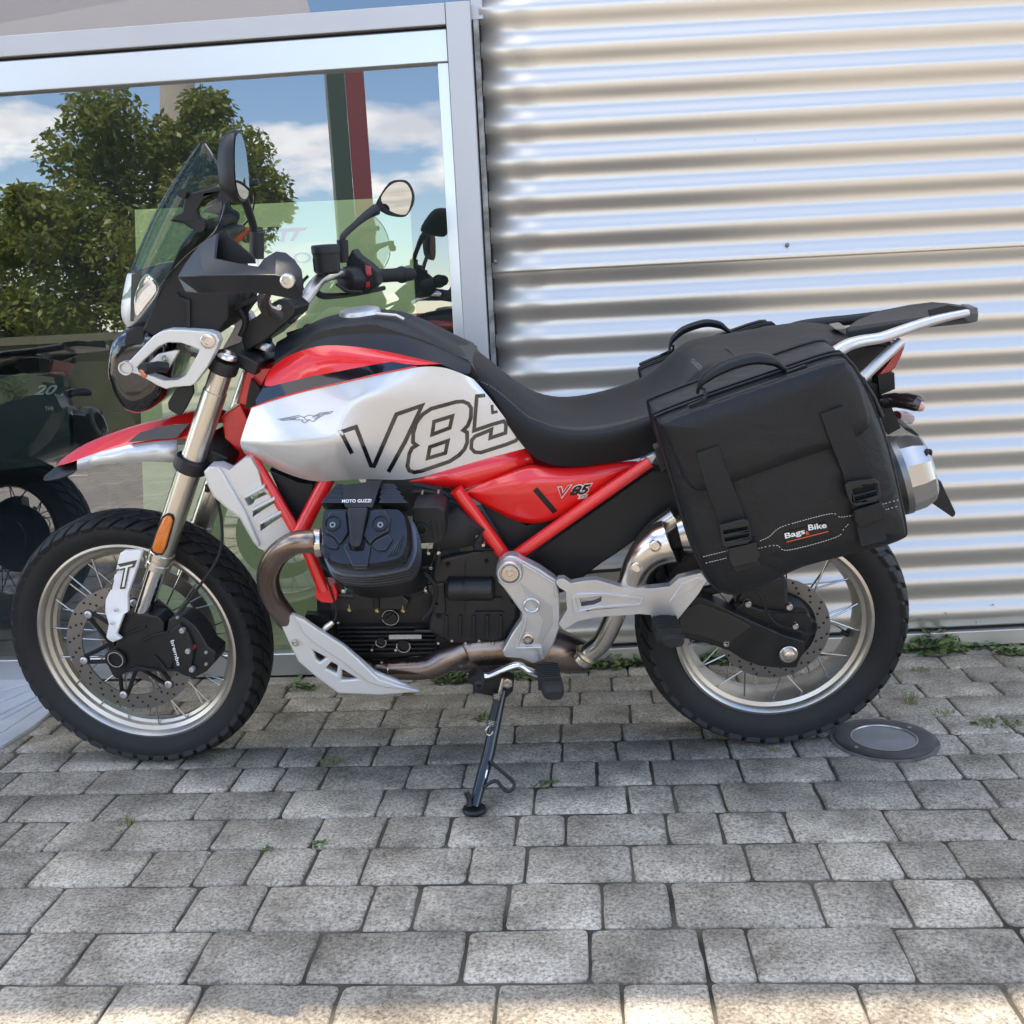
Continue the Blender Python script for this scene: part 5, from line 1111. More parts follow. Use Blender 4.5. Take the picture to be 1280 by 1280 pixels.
for q in ((478, 425), (770, 425)):
    c0 = cp(*q, .009)
    bp('bolt_well', lathe([(.0165, -.012), (.0165, .002), (.0145, .003), (.0135, -.003), (0, -.003)], c0, axc, 20), M_DARK, cyl_)  # near-black cup, the shade down the well is put into its colour
    bp('cover_bolt', lathe([(.006, -.006), (.006, .0), (.0035, .0), (.003, -.003), (0, -.003)], c0 + axc * .0035 - Vector((0, 0, .004)), axc, 12), mat('dull_bolt', (.30, .29, .27), .4, .9), cyl_)
V2, F2 = text2d('MOTO GUZZI', 0, .025, 1.05)
tq = [(538, 303), (716, 300), (718, 280), (538, 283)]
bp('lettering', ([cp(*quadmap(v, tq), .0135) for v in V2], F2), K_TXTW, cyl_, smooth=0)

bp('far_cylinder', mirror(pillow([v - axc * .2 for v in loop], axc * .2, ((1.0, 0), (1.0, .9), (.93, 1.0)))), K_CASE, smooth=40)
# throttle body behind the cylinder, hoses and small hardware
zt = lambda pts: Zc(500, 600, 7.11, pts)
bp('throttle_cover', plate(zt([(110, 260), (140, 240), (330, 235), (400, 270), (410, 480), (370, 560), (130, 570), (110, 430)]), .25, .08), K_PLAST, bev=.012, seg=3)
bp('throttle_plug', lathe([(.013, 0), (.0135, .004), (.01, .004), (.009, 0), (0, 0)], U(*zt([(190, 433)])[0], .252), (0, -1, 0), 18), K_BLACK)
for k in range(3): bp('throttle_vent', plate(zt([(262 + 50 * k, 362), (278 + 50 * k, 355), (302 + 48 * k, 520), (288 + 48 * k, 530)]), .2515, .004), M_DARK)
bp('intake_boot', join(tube(rowU(zt([(330, 420), (420, 440), (560, 420), (640, 330)]), .17, False), [.05, .045, .045, .04], 14)), K_RUB)
for q, r, m in (((200, 112), .003, K_STEEL), ((342, 105), .003, K_STEEL), ((315, 195), .006, K_STEEL), ((400, 280), .006, K_PLAST), ((655, 470), .011, K_STEEL), ((575, 540), .006, K_STEEL), ((742, 568), .004, K_STEEL), ((258, 640), .004, K_STEEL)): bolt(*zt([q])[0], .19, r, None, m, False, .008, 'engine_bolt')
bp('connector', join(plate(zt([(525, 590), (650, 585), (655, 630), (530, 640)]), .185, .02), plate(zt([(740, 615), (825, 612), (825, 622), (740, 625)]), .18, .01), plate(zt([(745, 632), (830, 630), (830, 640), (748, 642)]), .18, .01)), K_BLACK, bev=.001)
for pts, L in (([(110, 110), (250, 105), (380, 140)], .16), ([(380, 260), (450, 190), (520, 220), (590, 290)], .16), ([(270, 160), (330, 180), (380, 150)], .17)):
    bp('fuel_hose', tube(cr(rowU(zt(pts), L, False), 5), .005, 8), K_RUB)
# ---- exhaust
zk_ = lambda pts: Zc(560, 660, 3.765, pts)
bp('exhaust_header', tube(cr(rowU([(398, 678, .28), (386, 677, .29), (368, 679, .285), (350, 690, .27), (339, 706, .255), (335, 724, .235), (340, 745, .21), (353, 766, .19), (370, 785, .17), (395, 810, .15), (430, 832, .14), (465, 836, .135)], .2, False), 6), .0243, 24), K_BRONZE)
bp('header_flange', lathe([(.03, -.006), (.031, .006), (.026, .008)], U(398, 678, .28), (-1, -.1, .02), 20), K_STEEL)
bp('collector', tube(cr(rowU([(460, 838, .12), (500, 836, .13), (535, 834, .14), (560, 822, .14), (580, 812, .13)], .13, False), 5), [.025, .026, .028, .032, .034], 20), K_BRONZE)
bp('collector_band', join(lathe([(.031, -.006), (.033, 0), (.031, .006)], U(571, 818, .135), (1, 0, .5), 20), lathe([(.0225, -.003), (.0245, 0), (.0225, .003)], U(487, 836, .128), (1, 0, .05), 18)), K_STEEL)
bp('catalyst_box', tube(rowU([(565, 812, .10), (600, 808, .1), (650, 806, .09), (690, 812, .08), (735, 822, .07)], .1, False), [.05, .06, .06, .055, .035], 20), K_BRONZE)
bp('link_pipe', tube(cr(rowU([(728, 826, .13), (738, 815, .135), (752, 803, .14), (765, 778, .145), (778, 745, .15), (790, 715, .155), (800, 690, .16), (818, 665, .165), (845, 645, .17)], .15, False), 6), .023, 20), K_STEEL)
bp('pipe_clamp', lathe([(.026, -.005), (.029, 0), (.026, .005)], U(733, 818, .133), (.6, -.1, .8), 24), mat('gold_clamp', (.5, .42, .28), .3, .9))
hsx = cr(rowU(zk_([(866, 262, .19), (880, 215, .192), (904, 165, .195), (945, 115, .198), (1000, 78, .2), (1040, 62, .2)]), .19, False), 5)
hs_ = bp('heat_shield', tube(hsx, [.0305, .0315, .034, .039, .0455, .048], 28, cap=False), K_STEEL, smooth=60, solid=.002)
for q in ((975, 85), (888, 187)):
    c0 = U(*Zc(560, 660, 3.765, [q])[0], .2455 if q[0] > 900 else .2285)
    bp('shield_bolt', lathe([(.0125, -.006), (.0125, .002), (.0095, .003), (.009, .0), (.006, .0), (.006, .003), (.003, .003), (.003, .001), (0, .001)], c0, (0, -1, .1), 18), K_STEEL, hs_)
mu_a, mu_b = U(960, 640, .2), U(1130, 592, .215)
mud = (mu_b - mu_a).normalized()
muf = bp('muffler', tube([U(850, 668, .19), U(900, 656, .195), mu_a, U(1108, 598, .213)], [.04, .065, .078, .078], 32), K_STEEL)
mc = U(1112, 597, .213)
bp('muffler_band', lathe([(.08, -.012), (.082, -.008), (.082, .014), (.079, .018)], mc, mud, 36, cap=False), K_BLACK, muf)
bp('muffler_band_light', lathe([(.0825, .0), (.0825, .012), (.0822, .012)], mc + mud * .012, mud, 36, cap=False), mat('graphite_band', (.2, .2, .2), .35, .8), muf)
bp('muffler_cap', lathe([(.081, 0), (.079, .03), (.070, .052), (.062, .058), (.045, .06), (.038, .05), (.03, .03), (0, .03)], mc + mud * .02, mud, 12), mat('muffler_grey', (.5, .49, .475), .25, .95), muf, smooth=25, bev=.002)
for q in ((1161, 567), (1168, 602)):
    bp('cap_socket', lathe([(.0095, -.006), (.0095, .002), (.006, .002), (.005, -.004), (0, -.004)], U(q[0], q[1], .262), (.75, -1, .1), 14), K_PLAST, muf)
bp('plate_fin', plate(Zc(1120, 560, 4.27, [(162, 275), (225, 185), (240, 175), (320, 345), (318, 360), (300, 370)]), .17, .03), K_PLAST, bev=.004)
# ---- belly guard
zg = lambda pts: Zc(320, 720, 4, pts)
go = [(180, 190), (115, 230), (160, 330), (210, 430), (290, 500), (410, 590), (620, 598), (825, 582), (690, 520), (590, 480), (540, 435), (440, 350), (300, 260), (235, 215)]
gh = [[(285, 375), (350, 410), (318, 434), (300, 418)], [(345, 462), (375, 432), (408, 450), (402, 490)], [(430, 470), (507, 516), (427, 522)]]
belly = bp('belly_guard', plate([(*q, .205) for q in zg(go)], .205, .014, [zg(h) for h in gh]), K_SILVER2, bev=.005, seg=3)
bp('belly_fold', plate([(*q, .212) for q in zg([(180, 195), (235, 290), (290, 340), (420, 425), (560, 535), (640, 560), (820, 580), (620, 520), (570, 475), (520, 425), (440, 352), (300, 262), (235, 217)])], .212, .012), K_SILVER2, belly, bev=.005, seg=3)
bolt(*zg([(198, 333)])[0], .207, .008, belly, K_STEEL)
bp('guard_bracket', plate([(382, 768), (410, 770), (420, 800), (412, 805), (398, 790), (378, 790)], .15, .02), K_BLACK)

# ---- more of the engine's castings: starter, hoses, rows of case bolts, plug lead
bp('starter_motor', join(lathe([(.0, .05), (.022, .05), (.028, .044), (.028, -.05), (.02, -.056), (0, -.056)], U(*zt([(640, 960)])[0], .165), (1, 0, -.05), 20)), K_CASE, bev=.001)
bp('starter_cap', lathe([(.0285, -.006), (.0295, 0), (.0285, .006)], U(*zt([(585, 962)])[0], .165), (1, 0, -.05), 20, cap=False), K_BLACK)
for k in range(6): bolt(548 + k * 17, 803 - (k % 2) * 3, .168, .004, None, K_STEEL, False, .005, 'case_bolt')
for q in ((545, 742), (548, 770), (641, 752), (643, 778), (560, 706), (608, 702)): bolt(*q, .168, .0045, None, K_BLACK, False, .006, 'case_bolt')
for k in range(5): bp('case_rib', plate([(556 + k * 17, 770), (560 + k * 17, 770), (560 + k * 17, 798), (556 + k * 17, 798)], .171, .012), K_CASE, bev=.002)
for pts, L, r in (([(398, 690), (402, 706), (415, 716), (430, 738)], .17, .004), ([(520, 640), (540, 660), (548, 690), (545, 720)], .2, .005), ([(515, 605), (545, 612), (575, 630), (600, 660), (612, 690)], .15, .0055), ([(530, 715), (545, 735), (540, 760), (528, 775)], .17, .0045), ([(600, 640), (618, 668), (622, 692)], .15, .0045), ([(430, 742), (470, 746), (520, 742), (536, 732)], .135, .006)):
    bp('engine_hose', tube(cr(rowU(pts, L, False), 5), r, 8), K_RUB)
for q, L in (((548, 690), .2), ((430, 738), .172), ((612, 690), .155), ((470, 746), .136)): bp('hose_clamp', lathe([(.0072, -.004), (.0078, 0), (.0072, .004)], U(*q, L), (.3, 0, 1), 12), K_STEEL)
bp('barrel_base', plate([(418, 742), (500, 742), (512, 752), (508, 762), (412, 762), (408, 752)], .15, .05), K_CASE, bev=.005)
# ------------------------------------------------------------------ rear: brackets, swingarm, stand, tail
zk = lambda pts: Zc(560, 660, 3.765, pts)
bp('rear_cover', plate([(632,720),(700,668),(815,588),(845,590),(852,640),(838,660),(800,672),(775,690),(752,705),(735,718),(712,738),(690,745),(650,745)], .135, .05), K_PLAST, bev=.006)
bp('inner_mudguard', plate([(800,600),(900,560),(1010,520),(1090,500),(1110,540),(1060,600),(1000,640),(900,680),(840,690)], .06, .12), K_PLAST, bev=.01)
brk = bp('foot_bracket', plate(zk([(228, 190), (240, 160), (265, 140), (295, 130), (330, 138), (350, 152), (430, 192), (512, 248), (525, 330), (525, 470), (500, 540), (470, 602), (440, 625), (400, 640), (330, 612), (265, 607), (255, 582), (300, 500), (345, 432), (345, 400), (265, 290), (235, 255), (225, 215)]), .215, .03), K_ALU, bev=.005, seg=3)
bp('recess_shade', plate(zk([(340, 260), (440, 330), (490, 370), (495, 450), (440, 545), (420, 540), (450, 440), (430, 400), (360, 300)]), .2165, .003), mat('cast_shade_grey', (.50, .50, .50), .4, .7), brk, bev=.001)  # raised inlay in darker aluminium, draws the shade of a recess in colour
bp('bracket_rib', join(plate(zk([(350, 165), (505, 258), (515, 330), (505, 335), (498, 265), (345, 178)]), .222, .01), plate(zk([(370, 430), (365, 480), (330, 560), (440, 560), (455, 620), (440, 622), (425, 572), (310, 572), (350, 480), (360, 425)]), .222, .01)), K_ALU, brk, bev=.002)
def boss(c, L, r, prof, m, name, par, n=28): return bp(name, lathe([(r * a, h) for a, h in prof], U(*c, L), (0, -1, 0), n), m, par)
boss(zk([(290, 205)])[0], .217, .029, [(1, -.01), (1, .006), (.88, .012), (.78, .012), (.74, .005), (0, .005)], K_ALU, 'pivot_boss', brk)
boss(zk([(292, 210)])[0], .222, .0195, [(1, 0), (1, .004), (.9, .006), (.5, .006), (.45, .012), (.3, .012), (.25, .007), (0, .007)], K_STEEL, 'pivot_bolt', brk)
boss(zk([(393, 362)])[0], .217, .0185, [(1, -.004), (1, .004), (.85, .006), (.72, .004), (.7, -.006), (0, -.006)], K_ALU, 'bracket_eye', brk)
boss(zk([(393, 362)])[0], .2125, .0128, [(1, 0), (1, .002), (0, .002)], mat('dark_plug', (.06, .06, .07), .3, .6), 'eye_plug', brk)
boss(zk([(376, 522)])[0], .217, .013, [(1, -.004), (1, .003), (.75, .004), (.7, .001), (.6, .001), (.55, .006), (.3, .006), (.25, .002), (0, .002)], K_STEEL, 'bracket_bolt', brk)
po = [(508, 258), (520, 242), (548, 240), (580, 262), (640, 250), (700, 245), (770, 265), (830, 285), (960, 285), (1045, 275), (1085, 238), (1190, 212), (1216, 250), (1180, 310), (1090, 420), (1050, 470), (1000, 480), (975, 470), (955, 410), (900, 405), (850, 410), (690, 420), (610, 440), (545, 478), (522, 455), (560, 385), (555, 300), (522, 280)]
ph = [(618, 318), (650, 308), (722, 308), (722, 345), (690, 360), (628, 370)]
ppb = bp('passenger_bracket', plate(zk(po), .225, .022, [zk(ph)]), K_ALU, bev=.005, seg=3)
bp('bracket_frame', join(plate(zk([(580, 330), (600, 310), (720, 305), (900, 322), (925, 330), (918, 365), (860, 375), (690, 385), (620, 405), (590, 400)]), .229, .008, [zk([(600, 335), (720, 322), (905, 340), (900, 356), (700, 370), (615, 390)])]), plate(zk([(1040, 350), (1100, 262), (1180, 228), (1198, 245), (1150, 290)]), .2275, .004)), K_ALU, ppb, bev=.0015)
for nm, c0, L0, L1, sx, sz in (('footpeg', zk([(470, 655)])[0], .225, .33, .046, .03), ('passenger_peg', zk([(1015, 435)])[0], .225, .31, .050, .03)):
    a = U(*c0, L0); pg = []
    for t, s in ((0, .9), (.06, 1), (.8, 1.04), (.9, .95), (1, .7)):
        y = -(L0 + (L1 - L0) * t); q = []
        for k in range(16):
            an = 2 * math.pi * k / 16; f = (abs(math.cos(an)) ** 4 + abs(math.sin(an)) ** 4) ** -.25
            q.append(Vector((a.x + math.cos(an) * f * sx / 2 * s + .012 * t, y, a.z + math.sin(an) * f * sz / 2 * s - .01 * t)))
        pg.append(q + [q[0]])
    VF = grid(pg); VF = (VF[0], VF[1] + [tuple(range(4 * 17, 4 * 17 + 16)), tuple(reversed(range(16)))])
    pe = bp(nm, VF, K_RUB, bev=.001)
    bp('peg_ridge', join(*[box((a.x + .003 * k / 8, -(L0 + .012 + .0075 * k), a.z + .001), (sx * 1.04, .003, sz * 1.06)) for k in range(9)]), K_RUB, pe, bev=.001)
bp('shift_lever', tube(cr(rowU(zk([(150, 690, .26), (190, 695, .26), (260, 665, .26), (330, 645, .255), (370, 668, .25), (430, 690, .245), (470, 690, .24)]), .25, False), 5), [.0085, .008, .0085, .0095, .011, .009], 12, flat=.8), K_ALUB)
bp('shift_pad', lathe([(.0095, -.006), (.011, 0), (.0105, .035), (.008, .038), (.004, .038), (.004, .034), (0, .034)], U(*zk([(150, 695)])[0], .262), (.0, -1, -.1), 14), K_RUB)
# side stand: from its pivot to the foot on the paving
fpt = Binv(G(593, 1014)); top = U(628, 872, .2)
st0 = bp('side_stand', tube([top + Vector((0, .0, .02)), top.lerp(fpt, .5), fpt + Vector((0, 0, .012))], [.0125, .0145, .013], 12), mat('stand_blue_black', (.014, .018, .026), .25, .3, coat=.6))
bp('stand_foot', lathe([(.026, 0), (.027, .004), (.024, .009), (0, .011)], fpt + Vector((0, -.0, .001)), LMI.to_3x3() @ Vector((0, 0, 1)), 22), K_BLACK, st0)
def sx_(pts, d=0): return [Vector(Binv(G(*q))) if False else q for q in pts]
def onleg(px, py, t): 
    return U(px, py, -(top.lerp(fpt, t)).y + .01)
bp('stand_tang', tube(cr([onleg(587, 1008, 1), onleg(586, 998, .95), onleg(583, 990, .92)], 4), [.006, .006, .007], 10), K_BLACK, st0)
bp('stand_loop', tube(cr([onleg(613, 952, .6), onleg(628, 965, .68), onleg(642, 978, .75), onleg(641, 986, .8), onleg(634, 989, .82), onleg(627, 983, .8), onleg(619, 976, .76), onleg(604, 984, .8)], 4), .0042, 8), K_BLACK, st0)
bp('stand_slot', tube([onleg(609, 962, .66), onleg(606, 974, .72)], .003, 6), K_STEEL, st0)
bp('stand_spring', tube([U(622, 872, .225), U(614, 905, .26)], .0085, 12), K_BLACK, st0)
sprc = []
for (pxy, L, n_) in (((622, 869), .225, 4), ((615, 902), .255, 4)):
    c0 = U(*pxy, L)
    for k in range(n_): sprc.append(lathe([(.0105, -.001), (.0115, 0), (.0105, .001), (.0095, 0), (.0105, -.001)], c0 + (fpt - top).normalized() * (.0035 * k), (fpt - top), 16, cap=False))
bp('spring_coils', join(*sprc), K_STEEL, st0)
bp('spring_hook', join(tube(cr(rowU([(613, 906, .265), (608, 912, .27), (608, 917, .27), (613, 919, .27), (617, 914, .27)], .27, False), 4), .0022, 6), tube(rowU([(624, 868, .22), (629, 848, .215)], .22, False), .005, 8)), K_STEEL, st0)
piv = bp('stand_bracket', plate(zk([(90, 720), (130, 690), (240, 690), (310, 730), (305, 770), (270, 805), (230, 800), (200, 790), (120, 775), (115, 740)]), .21, .04), K_BLACK, bev=.006)
boss(zk([(280, 728)])[0], .213, .0125, [(1, 0), (1, .005), (.7, .006), (.55, .006), (.5, .002), (0, .002)], K_STEEL, 'pivot_nut', piv, 6)
# swingarm and final drive
zr = lambda pts: Zc(780, 660, 3.2, pts)
swg = bp('swingarm', plate(zr([(120, 330), (215, 300), (290, 275), (330, 285), (420, 330), (520, 378), (640, 430), (722, 455), (726, 490), (705, 525), (690, 560), (600, 560), (540, 552), (480, 530), (420, 492), (330, 462), (230, 440), (120, 430)]), .165, .05), K_BLACK, bev=.008, seg=3)
bp('swingarm_face', plate(zr([(220, 335), (300, 300), (420, 345), (510, 395), (455, 440), (420, 470), (330, 440), (225, 415)]), .168, .006), mat('swingarm_grey', (.035, .034, .033), .45, .3), swg, bev=.002)
boss(zr([(657, 503)])[0], .168, .021, [(1, 0), (1, .004), (.88, .006), (.62, .006), (.6, .014), (.45, .016), (0, .016)], K_STEEL, 'axle_nut', swg, 24)
for q, r in (((495, 302), .0085), ((660, 314), .0085), ((684, 391), .008), ((408, 460), .008)): bolt(*zr([q])[0], .165, r, swg, K_STEEL)
bp('rear_caliper', plate(zr([(450, 290), (470, 250), (540, 215), (610, 195), (655, 205), (660, 300), (690, 330), (660, 350), (560, 345), (450, 320)]), .12, .06), K_CASE, bev=.008, seg=3)
bp('caliper_bracket', plate(zr([(440, 330), (470, 300), (560, 330), (660, 340), (740, 340), (760, 380), (720, 440), (600, 430), (500, 370)]), .135, .03), K_CASE, bev=.004)
bp('sensor_lead', tube(cr(rowU(zr([(525, 250), (550, 280), (570, 330), (610, 385), (680, 405), (730, 425), (765, 415), (770, 385), (745, 360), (720, 350)]), .15, False), 4), .0022, 6), K_RUB)
bp('torque_arm', tube(rowU([(760, 742, .08), (830, 748, .1), (900, 735, .12)], .1, False), .012, 10), K_BLACK)
bp('tail_wiring', tube(cr(rowU([(700, 722, .12), (740, 715, .13), (775, 712, .13), (800, 705, .13)], .12, False), 4), .004, 6), K_RUB)
# tail: rack, rails, lamp, signals
zq = lambda pts: Zc(960, 360, 4, pts)
rk = [U(*q) for q in zq([(392, 195, .1), (440, 160, .02), (560, 112, -.06), (700, 84, -.09), (830, 68, -.1), (900, 74, -.09), (1050, 95, -.02), (1052, 125, .06), (1012, 133, .09), (985, 112, .115), (800, 150, .12), (650, 205, .12), (490, 240, .12), (405, 215, .12)])]
zt_ = lambda L, f: L
rack = bp('luggage_rack', slab([rk], Vector((0, 0, -.018))), K_PLAST, bev=.005, seg=3)
bp('rack_inlay', plate(zq([(800, 110), (900, 85), (990, 98), (1000, 108), (985, 112), (810, 145)]), .118, .004), K_PLAST, rack)
bp('rack_cap', plate(zq([(1000, 95), (1048, 97), (1050, 130), (1018, 136), (1000, 120)]), .125, .04), mat('grey_cap', (.12, .11, .11), .5), rack, bev=.003)
bp('grab_rail', tube(cr(rowU(zq([(285, 350, .17), (340, 320, .165), (400, 285, .16), (470, 265, .15), (560, 250, .14), (650, 220, .135), (720, 195, .13), (850, 155, .125), (1000, 122, .12)]), .13, False), 5), [.015, .015, .0145, .0135, .013, .012, .009], 14, flat=.85), K_ALU, rack)
bp('rack_strut', tube(rowU(zq([(465, 455, .15), (560, 365, .14), (665, 268, .125)]), .14, False), [.0115, .011, .0105], 12), K_ALU, rack)
bp('far_rail', tube(cr(rowU(zq([(60, 245, -.16), (110, 205, -.15), (180, 185, -.14), (300, 170, -.13), (450, 155, -.12), (700, 120, -.11)]), -.13, False), 5), .012, 12), K_PLAST, rack)
bp('tail_filler', plate(zq([(330, 370), (400, 300), (560, 285), (620, 295), (560, 380), (470, 440), (420, 420)]), .09, .18), K_PLAST, bev=.006)
bp('seat_end_trim', plate(zq([(335, 205), (390, 195), (420, 222), (400, 240), (380, 235)]), .03, .06), mat('beige_trim', (.25, .23, .19), .5, .4), bev=.003)
tl = bp('tail_light', plate(zq([(545, 440), (600, 375), (660, 290), (690, 288), (665, 350), (638, 402), (612, 425)]), .07, .14), K_REDLENS, bev=.005, seg=3)
bp('plate_holder', join(plate(zq([(548, 435), (600, 420), (632, 425), (636, 505), (600, 520), (560, 535)]), .07, .05), plate(zq([(500, 470), (560, 480), (570, 545), (620, 600), (665, 700), (600, 735), (540, 640)]), .06, .1), plate(zq([(680, 695), (720, 705), (758, 738), (740, 740), (690, 712)]), .05, .1)), K_PLAST, bev=.003)
tsr = bp('turn_signal', tube(rowU(zq([(590, 565, .07), (640, 560, .1), (700, 565, .13), (745, 578, .15), (770, 590, .155)]), .1, False), [.016, .016, .018, .017, .012], 14), mat('smoked_signal', (.035, .02, .02), .2, coat=.8))
bp('signal_lens', lathe([(.0, .008), (.008, .006), (.0115, 0), (.0115, -.004)], U(*zq([(766, 592)])[0], .158), (1, -.3, -.3), 14), mat('pale_lens', (.6, .35, .28), .2, coat=1), tsr)
bp('turn_signal', tube(rowU(zq([(640, 640, -.05), (670, 645, -.1), (700, 655, -.15)]), -.1, False), [.012, .016, .015], 12), mat('red_signal', (.12, .01, .015), .2, coat=.8))
bp('signal_clamp', cyl(U(*zq([(600, 565)])[0], .09), (1, -.4, 0), .012, .02), K_PLAST)
# ------------------------------------------------------------------ panniers (hang on the motorcycle, things of their own)
zg_ = lambda pts: Zc(780, 360, 2.783, pts)
BFACE = [(112, 470), (128, 450), (300, 385), (520, 310), (735, 240), (785, 258), (825, 310), (870, 400), (925, 560), (965, 730), (988, 850), (975, 878), (900, 905), (760, 940), (660, 965), (600, 985), (500, 1032), (425, 1066), (370, 1072), (318, 1048), (272, 975), (225, 860), (165, 660), (128, 540)]
FLAP = [(122, 470), (140, 452), (300, 392), (520, 316), (735, 246), (778, 266), (812, 318), (838, 400), (846, 455), (828, 490), (780, 520), (720, 545), (560, 600), (420, 650), (350, 672), (280, 694), (240, 690), (212, 665), (190, 620), (150, 520)]
LF, LB = .435, .255
def bag(name, near):
    mir = (lambda v: v) if near else mirror
    root = empty(name, (0, 0, 0) if near else (.04, .0, -.09), (LEAN, 0, 0))
    def p(nm, VF, m, par=None, **k): return obj(nm, mir(VF), m, par or root, **k)
    face = cr([U(*q, LF - .02) for q in zg_(BFACE)], 3, True); n = len(face); c = sum(face, Vector()) / n
    # body: gusset from the back to the piping, then a softly domed face
    V, F = [], []
    rings = [(0.93, LB), (.985, LB + .01), (1.0, LB + .03), (1.0, LF - .045), (.992, LF - .03), (.965, LF - .016), (.90, LF - .008), (.7, LF - .0), (.35, LF + .006)]
    for s, L in rings:
        for q in face: V.append(Vector((c.x + (q.x - c.x) * s, -L, c.z + (q.z - c.z) * s)))
    for k in range(len(rings) - 1):
        for i in range(n): F.append((k * n + i, k * n + (i + 1) % n, (k + 1) * n + (i + 1) % n, (k + 1) * n + i))
    V.append(Vector((c.x, -(LF + .008), c.z))); k = len(rings) - 1
    for i in range(n): F.append((k * n + i, k * n + (i + 1) % n, len(V) - 1))
    F.append(tuple(reversed(range(n))))
    body = p('bag_body', (V, F), K_BAG, smooth=60)
    for s, L, r in ((1.004, LF - .036, .0035), (1.006, LF - .055, .003), (1.0, LB + .02, .004)):
        lp = [Vector((c.x + (q.x - c.x) * s, -L, c.z + (q.z - c.z) * s)) for q in face]
        p('piping', tube(lp + [lp[0], lp[1]], r, 6, cap=False), K_BAG, body)
    def hh(L0): return L0
    # flap
    fl = cr([U(*q, LF - .004) for q in zg_(FLAP)], 3, True); cf = sum(fl, Vector()) / len(fl)
    flap = p('bag_flap', pillow(fl, Vector((0, -.025, 0)), ((.99, 0), (1.006, .3), (1.0, .62), (.95, .92), (.6, 1.05)), puff=.2), K_BAG, smooth=60)
    if not near: 
        pass
    def fp(pts, L, t=.003): return plate(zg_(pts), L, t)
    for k, (wb, bk, sl, cl) in enumerate((
        ([(252, 578), (330, 550), (345, 600), (400, 740), (440, 860), (475, 965), (390, 990), (352, 890), (310, 760), (285, 690)], [(332, 826), (420, 804), (436, 812), (446, 876), (432, 890), (352, 905), (340, 895)], [[(345, 846), (428, 832), (430, 842), (347, 858)], [(350, 872), (434, 856), (436, 866), (352, 884)]], [(362, 908), (460, 885), (476, 930), (468, 950), (378, 972), (366, 950)]),
        ([(684, 440), (764, 413), (780, 460), (830, 560), (872, 665), (905, 800), (912, 880), (825, 900), (800, 780), (760, 640), (712, 520)], [(768, 690), (780, 675), (870, 664), (888, 678), (895, 725), (880, 745), (805, 762), (785, 745)], [[(795, 702), (872, 684), (876, 702), (800, 722)], [(802, 730), (878, 710), (880, 722), (806, 744)]], [(800, 775), (895, 744), (912, 770), (912, 800), (832, 835), (812, 830), (802, 810)]))):
        wbn = p('strap', plate([(q[0], q[1], LF + .0285 if q[1] < (360 + (700 if k == 0 else 560) / 2.783) else LF + .011) for q in zg_(wb)], LF + .015, .014), K_WEB, bev=.001)
        p('buckle', plate(zg_(bk), LF + .026, .010, [zg_(h) for h in sl]), K_PLAST, wbn, bev=.0025)
        p('strap_keeper', fp(cl, LF + .023, .012), K_BAG if k else K_PLAST, wbn, bev=.003)
    if near:
        bpy.context.view_layer.update(); bv = bvh_of(body, flap)
        # belt patch stitched round the maker's label
        for ln in ([(275, 935), (372, 911)], [(284, 957), (362, 938)], [(468, 882), (505, 865), (540, 835), (600, 815), (720, 785), (752, 797), (800, 790)], [(468, 906), (530, 895), (572, 912), (735, 868), (765, 838), (790, 812), (805, 809)], [(900, 752), (958, 736)], [(908, 772), (966, 755)]):
            q = [(v.x, v.y) for v in cr([Vector((*a, 0)) for a in zg_(ln)], 5)]
            o = p('stitching', stitches(bv, q, .8, 2.1, 1.2, .0016), K_THREAD, body, smooth=0)
        pt = zg_([(557, 852), (705, 814), (713, 842), (565, 886)])
        lb = p('label_patch', ([onsurf(bv, *q, .002) for q in pt], [(0, 1, 2, 3)]), K_PLAST, body, smooth=0)
        def dec(quad, s, m, lift, bold):
            V2, F2 = text2d(s, 0, bold); p('lettering', ([onsurf(bv, *quadmap(v, quad), lift) for v in V2], F2), m, lb, smooth=0)
        dec(zg_([(562, 878), (632, 860), (627, 836), (558, 854)]), 'Bags', K_TXTW, .0026, .02)
        dec(zg_([(642, 844), (706, 834), (702, 815), (640, 824)]), 'Bike', K_TXTW, .0026, .02)
        dec(zg_([(633, 860), (645, 857), (643, 844), (631, 847)]), '&', mat('orange_print', (.6, .1, .03), .5), .0028, .03)
        p('label_line', ribbon(bv, zg_([(566, 884), (711, 847)]), 1.1, False, 4, .0026), mat('orange_print', (.6, .1, .03), .5), lb, smooth=0)
    else:
        p('lettering_patch', fp([(557, 852), (705, 814), (713, 842), (565, 886)], LF + .008, .004), K_PLAST, body)
    # carrying handle with its two anchor rings
    hl = cr([U(*q) for q in zg_([(255, 365, .40), (262, 340, .405), (285, 312, .41), (330, 282, .415), (390, 258, .415), (450, 245, .415), (508, 250, .41), (540, 268, .405), (575, 290, .40), (610, 288, .40)])], 5)
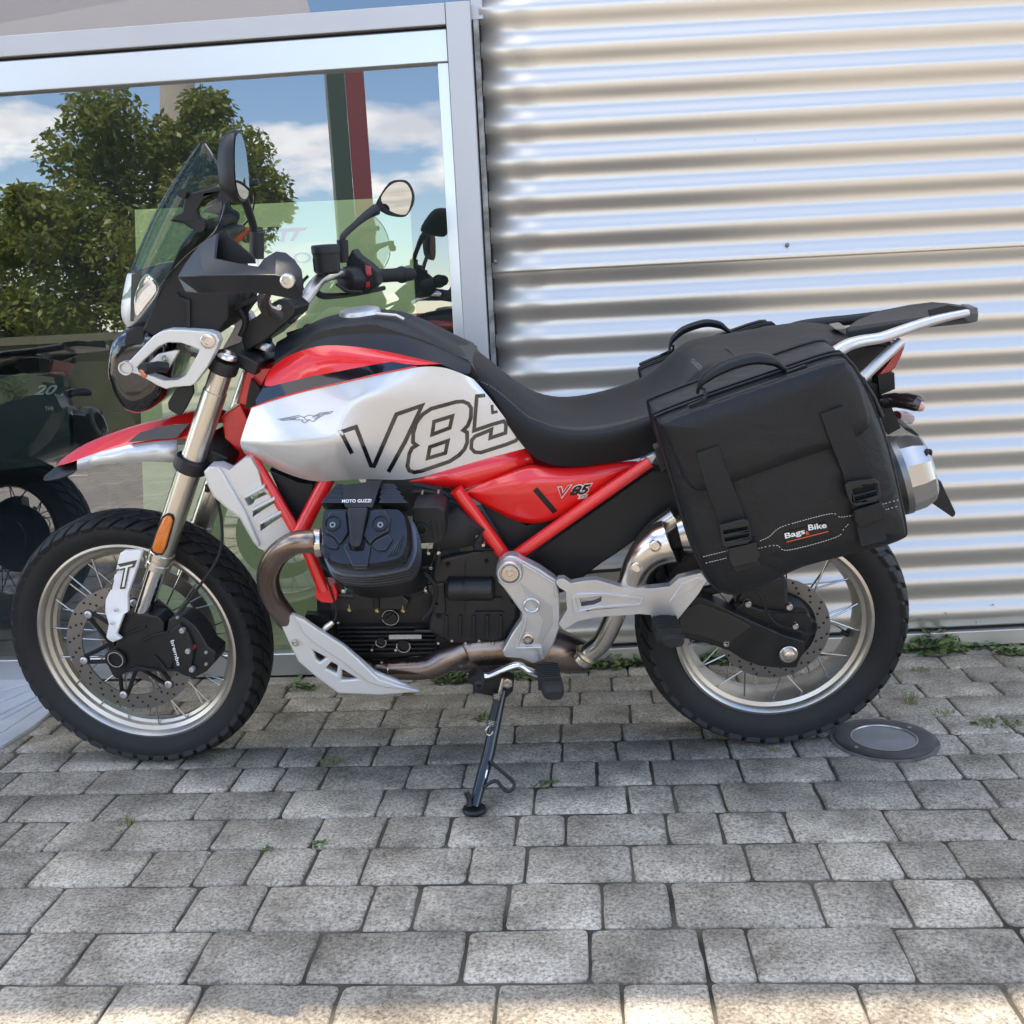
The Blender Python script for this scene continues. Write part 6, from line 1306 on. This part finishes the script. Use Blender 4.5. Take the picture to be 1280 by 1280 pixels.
    hd = p('carry_handle', tube(hl, [.004, .006, .012, .014, .0145, .0145, .0135, .008, .006, .005], 12, flat=.7), K_BAG)
    p('handle_anchor', join(fp([(222, 410), (285, 383), (290, 395), (228, 420)], .43, .006), tube(rowU(zg_([(262, 400, .425), (284, 380, .42), (280, 352, .41), (262, 345, .405)]), .42, False), .003, 8)), K_PLAST, hd)
    p('handle_anchor', fp([(565, 292), (632, 268), (640, 276), (574, 302)], .425, .006), K_PLAST, hd)
    # zip pull tabs and side buckles
    p('side_buckle', join(fp([(818, 318), (838, 310), (868, 375), (848, 385)], .40, .03), tube(rowU(zg_([(838, 330), (870, 380), (900, 450)]), .40, False), .004, 6)), K_PLAST, bev=.002)
    p('side_buckle', join(fp([(105, 560), (150, 540), (175, 610), (130, 640)], .36, .03), tube(rowU(zg_([(135, 520), (128, 550), (160, 620), (140, 625)]), .385, False), .004, 6)), K_PLAST, bev=.002)
    return root
b1 = bag('pannier_bag', True); tag(b1, 'black leatherette pannier bag with two buckled straps on the near side of the motorcycle', 'pannier', 'panniers on the motorcycle')
b2 = bag('pannier_bag', False); tag(b2, 'black pannier bag on the far side, its top and handle showing above the seat', 'pannier', 'panniers on the motorcycle')
# ------------------------------------------------------------------ the next motorcycle in the row: out of frame, mirrored in the shop glass
def copy_tree(o, par=None):
    c = o.copy(); COL.objects.link(c)
    if par is not None: c.parent = par
    for ch in list(o.children): copy_tree(ch, c)
    return c
nb = copy_tree(BK); nb.location = (-2.62, -.04, 0)
K_NB = mat('neighbour_black', (.02, .022, .024), .3, .2, coat=.3)
def blacken(o):
    for ch in o.children:
        if ch.type == 'MESH' and ch.material_slots and ch.data.materials[0] not in (K_TYRE, K_REDLENS, K_CHROME, K_STEEL, K_SCREEN, K_MIRROR):
            ch.material_slots[0].link = 'OBJECT'; ch.material_slots[0].material = K_NB
        blacken(ch)
blacken(nb)
nb['label'] = 'second, black motorcycle parked beyond the left edge, seen only mirrored low in the shop glass'
nb['group'] = BK['group'] = 'motorcycles parked in a row'
